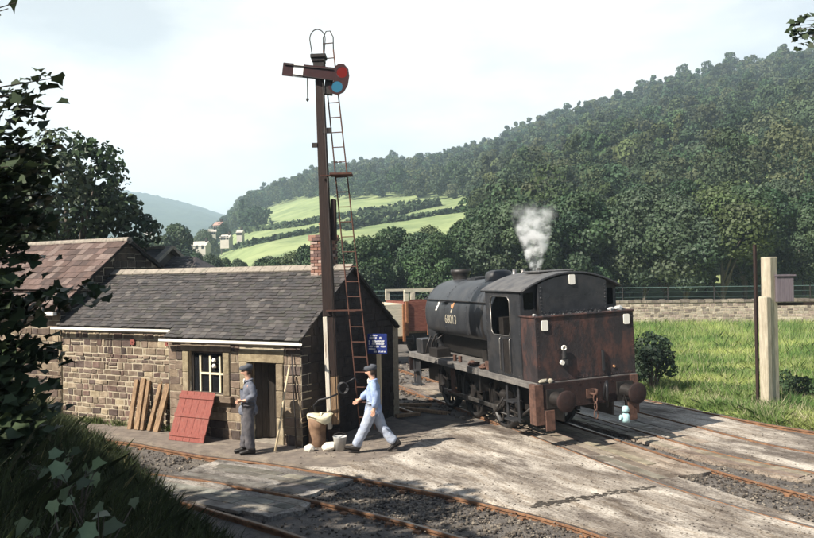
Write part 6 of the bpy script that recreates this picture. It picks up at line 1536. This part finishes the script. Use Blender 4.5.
# --- foreground tree on the bank, mostly outside the left edge
def branch_tree():
    o = empty('foreground_tree', (-6.4, 7.0, 2.1), 0, 'dark overhanging tree with broad leaves along the left edge', 'tree')
    base = Vector(o.location)
    c, nn, I, lc = crown_pts(4200, 3.7, 1.8, 0.2, 20, 77)
    # boughs reaching into view: targets by position at their own depth
    cs = [c]; ns = [nn]
    m = trunk_mb(3.9, 0.6, 0.12, lc, 3, 12)
    r = random.Random(8)
    T = [(50, 78, 13.0, 6), (35, 105, 13.0, 6), (28, 130, 12.5, 8), (12, 150, 12.4, 9), (40, 150, 13.5, 10), (20, 180, 12.6, 14), (40, 195, 13.4, 12), (15, 215, 12.4, 14), (50, 222, 13.4, 10), (20, 245, 12.6, 12), (30, 258, 12.8, 8), (12, 275, 12.5, 8), (60, 300, 12.6, 9), (84, 290, 13.0, 8), (100, 292, 13.2, 6), (30, 300, 12.4, 8), (14, 325, 12.2, 12), (35, 345, 12.3, 11), (52, 352, 12.5, 7), (15, 370, 12.0, 13), (34, 385, 12.0, 11), (10, 405, 11.5, 14), (25, 425, 11.3, 12), (8, 445, 11.2, 12), (14, 2, 12.0, 2), (6, 8, 12.0, 2), (8, 95, 12, 5), (16, 165, 12, 14), (34, 170, 12.8, 10), (6, 190, 12, 14), (28, 210, 12.6, 12), (5, 235, 12, 14), (10, 260, 12, 12), (4, 290, 12, 12), (18, 310, 12, 12), (6, 345, 12, 14), (20, 358, 12, 12), (6, 385, 12, 16), (22, 400, 11.6, 14), (40, 408, 11.6, 8), (4, 425, 11.2, 16), (16, 440, 11.2, 14), (30, 445, 11.2, 9), (5, 465, 11, 14), (20, 470, 11, 10)]
    for (px, py, D, k) in T:
        D = D * 0.56
        p = Vector(((px - 407) / FPX * D, D, CAM_H + (horizon(px) - py) / FPX * D)) - base
        s = Vector((0.1, 0.1, max(0.5, min(3.2, p.z * 0.7))))
        m.tube([s, s.lerp(p, 0.5) + Vector((0, 0, 0.25)), p + Vector((0.05, 0, 0))], [0.025, 0.015, 0.004], 5)
        if py > 240: k = int(k * 0.6) + 1
        for q in range(k):
            for _ in range(9):
                t = r.uniform(0.66, 1.03); a = s.lerp(p, t); g_ = lambda q_: max(-1.5 * q_, min(1.5 * q_, r.gauss(0, q_))); cs.append(np.array([[a.x + g_(0.085), a.y + g_(0.16), a.z + g_(0.06) - 0.02]])); ns.append(np.array([[-0.3, -0.3, 1.0]]))
    c = np.vstack(cs); nn = np.vstack(ns)
    cols = rng.uniform(0.7, 1.3, (len(c), 1)) * np.ones((1, 3))
    fast_mesh('crown', leaves(c, nn, 0.135, LEAF, 0.35), len(LEAF), M['leaf_dark'], o, cols)
    m.build('trunk', M['bark'], o)
branch_tree()
# tree beside the viewer whose boughs shade the foreground (off to the left) and one behind
o = make_tree('shade_tree', 8, 3.3, 2.4, 3000, 0.34, 78, M['leaf_dark'], 'broadleaf tree on the bank left of the view shading the near tracks', 'tree', lobes=18, shape=LEAF); o.location = (-10.2, 6.0, 2.0)
o = make_tree('shade_tree', 8, 2.8, 3.0, 2200, 0.34, 79, M['leaf_dark'], 'broadleaf tree on the bank behind the viewpoint', 'tree', lobes=14, shape=LEAF); o.location = (-8.0, 1.5, 2.2)

# top right twig
o = empty('overhanging_bough', (8.2, 12.0, 7.6), 0, 'dark leafy bough tip entering at the top right corner', 'branch')
m = MB(); m.tube([(1.2, 0.2, 0.2), (0.3, 0.1, 0.0), (-0.9, 0, -0.1), (-1.85, 0, -0.25)], [0.03, 0.02, 0.014, 0.005], 5)
C_ = []
for (px, py, k) in ((796, 30, 3), (800, 25, 4), (806, 20, 7), (811, 17, 7), (803, 31, 5), (810, 30, 8), (806, 37, 6), (812, 36, 6), (808, 45, 5), (813, 43, 5), (818, 30, 10)):
    for _ in range(k): C_.append(((px - 407) / FPX * 12 - 8.2 + random.gauss(0, .03), random.gauss(0, 0.12), CAM_H + (horizon(px) - py) / FPX * 12 - 7.6 + random.gauss(0, .02)))
for q in C_[::5]: m.tube([(0.3, 0.1, 0.0), q], [0.008, 0.004], 4)
m.build('twig', M['bark'], o); fast_mesh('leaf_cluster', leaves(np.array(C_), np.tile([0, -0.6, 0.7], (len(C_), 1)), 0.10, LEAF, 0.4), len(LEAF), M['leaf_dark'], o, np.ones((len(C_), 3)))

# bush beside loco and weeds at post
def bush(px, py, w_, h_, nl, ls, label, tint=(1, 1, 1), cat='bush', seed=1):
    b = gp(px, py); o = empty('bush', (b[0], b[1], -0.1), 0, label, cat)
    c, nn, I, lc = crown_pts(nl, h_, w_, 0.02, 12, seed); fast_mesh('foliage', leaves(c, nn, ls, OVAL, 0.6), 6, M['leaf_mid'], o, leafcols(I, len(c), seed, tint))
    m = MB()
    for q in lc[:8]: m.tube([(0, 0, 0), tuple(q[:3] * 0.6), tuple(q[:3])], [0.03, 0.02, 0.008], 5)
    m.build('stems', M['bark'], o)
bush(651, 392, 0.85, 1.75, 2400, 0.12, 'dark green bush right behind the locomotive buffer', (0.7, 0.75, 0.8), seed=31)
bush(637, 386, 0.7, 1.3, 1500, 0.12, 'lower bush tucked between the bunker and the taller bush', (0.75, 0.8, 0.8), seed=32)
bush(796, 396, 0.55, 0.62, 900, 0.10, 'leafy dark weed clump at the foot of the concrete post', (0.9, 0.95, 0.8), 'weeds', seed=33)
bush(783, 392, 0.35, 0.75, 500, 0.09, 'narrow weed clump touching the concrete post', (0.9, 0.95, 0.8), 'weeds', seed=34)

# broad-leaved plants at lower left
pl = [(95, 505, 4.6, 0.105, 'pale broad leaved plant at the foot of the bank, largest leaf upright'), (60, 520, 4.2, 0.09, 'broad leaved plant low on the bank by the bottom edge'), (30, 525, 4.2, 0.075, 'small broad leaved plant nearest the bottom left corner'), (75, 470, 5.4, 0.10, 'broad leaved plant half lost in dark grass up the bank'), (50, 455, 6.0, 0.09, 'faint broad leaved plant higher on the shaded bank')]
for (px, py, D, ls, lab) in pl:
    x, y = (px - 407) / FPX * D, D; z = bank_h(x, y)
    o = empty('bank_plant', (x, y, z - 0.02), 0, lab, 'plant', 'broad leaved plants on the bank')
    tz = CAM_H - (py - horizon(px)) / FPX * D - z
    C_ = []; m = MB()
    for k in range(8):
        q = (random.gauss(0, 0.16), random.gauss(0, 0.14), max(0.05, tz + random.uniform(-0.18, 0.1))); C_.append(q); m.tube([(0, 0, 0), (q[0] * 0.4, q[1] * 0.4, q[2] * 0.7), q], [0.006, 0.005, 0.003], 4)
    m.build('stem', M['bark'], o); fast_mesh('leaf_cluster', leaves(np.array(C_), np.tile([-0.3, -0.6, 0.9], (8, 1)), ls, LEAF, 0.35), len(LEAF), M['leaf_big'], o, rng.uniform(0.4, 1.3, (8, 1)) * np.ones((1, 3)))

# ------------------------------------------------------------------ grasses, stones
def blades(P, h0, h1, w_, lean=0.35):
    n = len(P); h = rng.uniform(h0, h1, n); a = rng.uniform(0, 6.28, n); d = np.stack([np.cos(a), np.sin(a), np.zeros(n)], 1)
    l_ = rng.normal(0, lean, (n, 3)) * h[:, None]; l_[:, 2] = 0
    midp = P + l_ * 0.4; midp[:, 2] += h * 0.6; tip = P + l_; tip[:, 2] += h
    ww = w_ * rng.uniform(0.6, 1.3, (n, 1))
    V_ = np.stack([P - d * ww, P + d * ww, midp + d * ww * 0.7, tip, midp - d * ww * 0.7], 1)
    return V_.reshape(-1, 3)
# field grass
P = []
n = 0
while n < 230000:
    y = 14 + 40 * rng.uniform() ** 1.3; x = edge_x(y) + 0.12 + rng.uniform() ** 1.2 * (0.62 * y - edge_x(y) + 1.5) if 0.62 * y + 1.5 > edge_x(y) else None
    n += 1
    if x is None: continue
    P.append((x, y, fz(x, y) - 0.02))
P = np.array(P); nf = np.array([mn.noise(Vector((p[0] * 0.25, p[1] * 0.6, 2))) for p in P]); nf2 = np.array([mn.noise(Vector((p[0] * 1.3, p[1] * 1.3, 7))) for p in P])
hh = np.clip(0.16 + 0.014 * (P[:, 1] - 14) + 0.30 * nf2, 0.04, 0.7) * rng.uniform(0.45, 0.9, len(P))
V_ = blades(P, 1, 1, 0.013)
V_ = V_.reshape(-1, 5, 3); V_ = P[:, None, :] + (V_ - P[:, None, :]) * np.stack([np.ones(len(P)) , np.ones(len(P)), hh], 1)[:, None, :] * np.array([0.45, 0.45, 1.0])
V_[:, :2, :2] = P[:, None, :2] + (V_[:, :2, :2] - P[:, None, :2]) * 2
t_ = np.clip((nf + 0.15) * 1.6, 0, 1)[:, None]; colA = np.array([0.16, 0.27, 0.07]); colB = np.array([0.46, 0.52, 0.17])
cols = (colA * (1 - t_) + colB * t_) * rng.uniform(0.6, 1.4, (len(P), 1))
wd3 = (nf2 > 0.28); cols[wd3] *= np.array([0.55, 0.68, 0.6]); stalk = rng.uniform(size=len(P)) < 0.05; cols[stalk] = np.array([0.62, 0.56, 0.36]) * rng.uniform(0.6, 1.1, (stalk.sum(), 1)); V_[stalk, 3, 2] += 0.18
g = fast_mesh('tall_grass', V_.reshape(-1, 3), 5, M['blade'], None, cols); tag(g, 'bright yellow green long grass covering the field', 'grass', kind='stuff')
# bank grass
P = []
for _ in range(70000):
    y = rng.uniform(2.5, 17.5); x = rng.uniform(-0.62 * y - 1, 0.5)
    if (Vector((x, y)) - T0).dot(TN) < -0.15: continue
    P.append((x, y, bank_h(x, y) - 0.03))
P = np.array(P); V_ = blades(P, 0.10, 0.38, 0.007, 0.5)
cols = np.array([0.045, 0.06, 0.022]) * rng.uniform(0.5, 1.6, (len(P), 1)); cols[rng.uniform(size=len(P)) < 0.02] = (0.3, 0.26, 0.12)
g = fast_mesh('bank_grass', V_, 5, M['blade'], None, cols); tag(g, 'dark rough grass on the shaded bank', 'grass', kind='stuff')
# weeds along the foot of the hut wall
P = []
for _ in range(1500):
    x = random.uniform(-8.2, -3.9); q = mn.noise(Vector((x * 1.7, 0, 0)))
    if q < -0.05 and random.random() < 0.8: continue
    h_ = hutpt(x, SB - 0.04 - abs(random.gauss(0, 0.08))); P.append((h_[0], h_[1], -0.03))
P = np.array(P); V_ = blades(P, 0.05, 0.22, 0.008, 0.5)
g = fast_mesh('wall_foot_weeds', V_, 5, M['blade'], None, np.array([0.12, 0.16, 0.05]) * rng.uniform(0.5, 1.5, (len(P), 1))); tag(g, 'sparse weeds growing along the foot of the stone wall', 'weeds', kind='stuff')
# ballast
m = MB(); random.seed(21)
SC = [(0.12, 0.105, 0.095), (0.17, 0.15, 0.13), (0.24, 0.21, 0.18), (0.08, 0.07, 0.065), (0.36, 0.32, 0.27)]
def scatter(path, w0, w1, n, s0, s1, r0=0.012, r1=0.034, zz=-0.085):
    p = smooth_path(path); L_ = len(p)
    for _ in range(n):
        q = p[int(random.uniform(s0, s1) * (L_ - 1))]; i = p.index(q); t = (p[min(i + 1, L_ - 1)] - p[max(i - 1, 0)]).normalized()
        c = q + Vector((t.y, -t.x, 0)) * random.uniform(w0, w1) + t * random.uniform(-.15, .15); m.lump((c.x, c.y, zz + random.uniform(0, 0.02)), random.uniform(r0, r1), random.choice(SC), (1, 1, 0.7))
scatter(lt, -0.9, 0.9, 2600, 0.75, 1.0); scatter(lt, -2.0, 1.4, 900, 0.0, 0.6, 0.03, 0.08)
scatter(t3c, -0.75, 0.8, 2600, 0.60, 1.0); scatter(t3c, -0.7, 0.7, 500, 0.0, 0.36); scatter(t3c, 0.8, 1.9, 500, 0.5, 1.0)
scatter(rt, 0.85, 2.2, 1400, 0.62, 1.0)
scatter([(-3.9, 34), (-2.5, 29.8), (-1.25, 26.2), (0.1, 23.0), (0.75, 21.6)], -1.2, 1.6, 800, 0, 1, 0.03, 0.09)
bl = m.build('ballast', M['stone']); tag(bl, 'loose dark ballast stones and cinders between the rails', 'ballast', kind='stuff')
m = MB()
for _ in range(1400):
    px = random.uniform(290, 814); py = random.uniform(432, 536); x, y = gp(px, py)
    m.lump((x, y, -0.008), random.uniform(0.006, 0.02), random.choice(SC + [(0.4, 0.36, 0.3)]), (1, 1, 0.5))
g = m.build('grit', M['stone']); tag(g, 'small grit and stones strewn over the pale yard paving', 'grit', kind='stuff')
# broken edge across the yard, drawn with added dark lumps
m = MB()
pt = pxs([(526, 505), (560, 500), (600, 494), (650, 486)])
for (a, b_) in zip(pt[:-1], pt[1:]):
    for k in range(70):
        t = random.random(); x = a[0] + (b_[0] - a[0]) * t; y = a[1] + (b_[1] - a[1]) * t; m.lump((x, y + random.gauss(0, 0.06), -0.009), random.uniform(0.008, 0.035), (0.09, 0.08, 0.07), (1.6, 1.0, 0.35))
g = m.build('crack_lumps', M['stone']); tag(g, 'dark flat lumps drawing the broken edge across the pale yard', 'broken edge', kind='stuff')
# debris left of loco front
for (px, py, L_, a, lab) in ((412, 404, 1.0, 10, 'short pale timber offcut lying beside the track left of the locomotive'), (425, 410, 1.3, -25, 'longer timber offcut lying in the ballast by the locomotive front steps'), (405, 414, 0.8, 40, 'small scrap of timber nearest the hut corner')):
    b = gp(px, py); m = MB(); m.box(-L_ / 2, L_ / 2, -0.06, 0.06, 0, 0.08); o = m.build('timber_scrap', M['oldwood'], None, 0.006); o.location = (b[0], b[1], -0.06); o.rotation_euler = (rad(4), rad(3), rad(a)); tag(o, lab, 'timber scrap')

# ------------------------------------------------------------------ haze
hz = MB(); hz.box(-3000, 3000, -280, 2040, -2.0, 270)
hm = bpy.data.materials.new('haze'); hm.use_nodes = True; n = hm.node_tree.nodes; l = hm.node_tree.links
n.remove(n['Principled BSDF']); pv = n.new('ShaderNodeVolumePrincipled'); pv.inputs['Color'].default_value = (0.66, 0.83, 1.0, 1); pv.inputs['Density'].default_value = 0.00045; pv.inputs['Anisotropy'].default_value = 0.0
l.new(pv.outputs[0], n['Material Output'].inputs['Volume'])
ho = hz.build('haze', hm); ho['kind'] = 'stuff'; ho['label'] = 'thin blue haze filling the valley'; ho['category'] = 'haze'
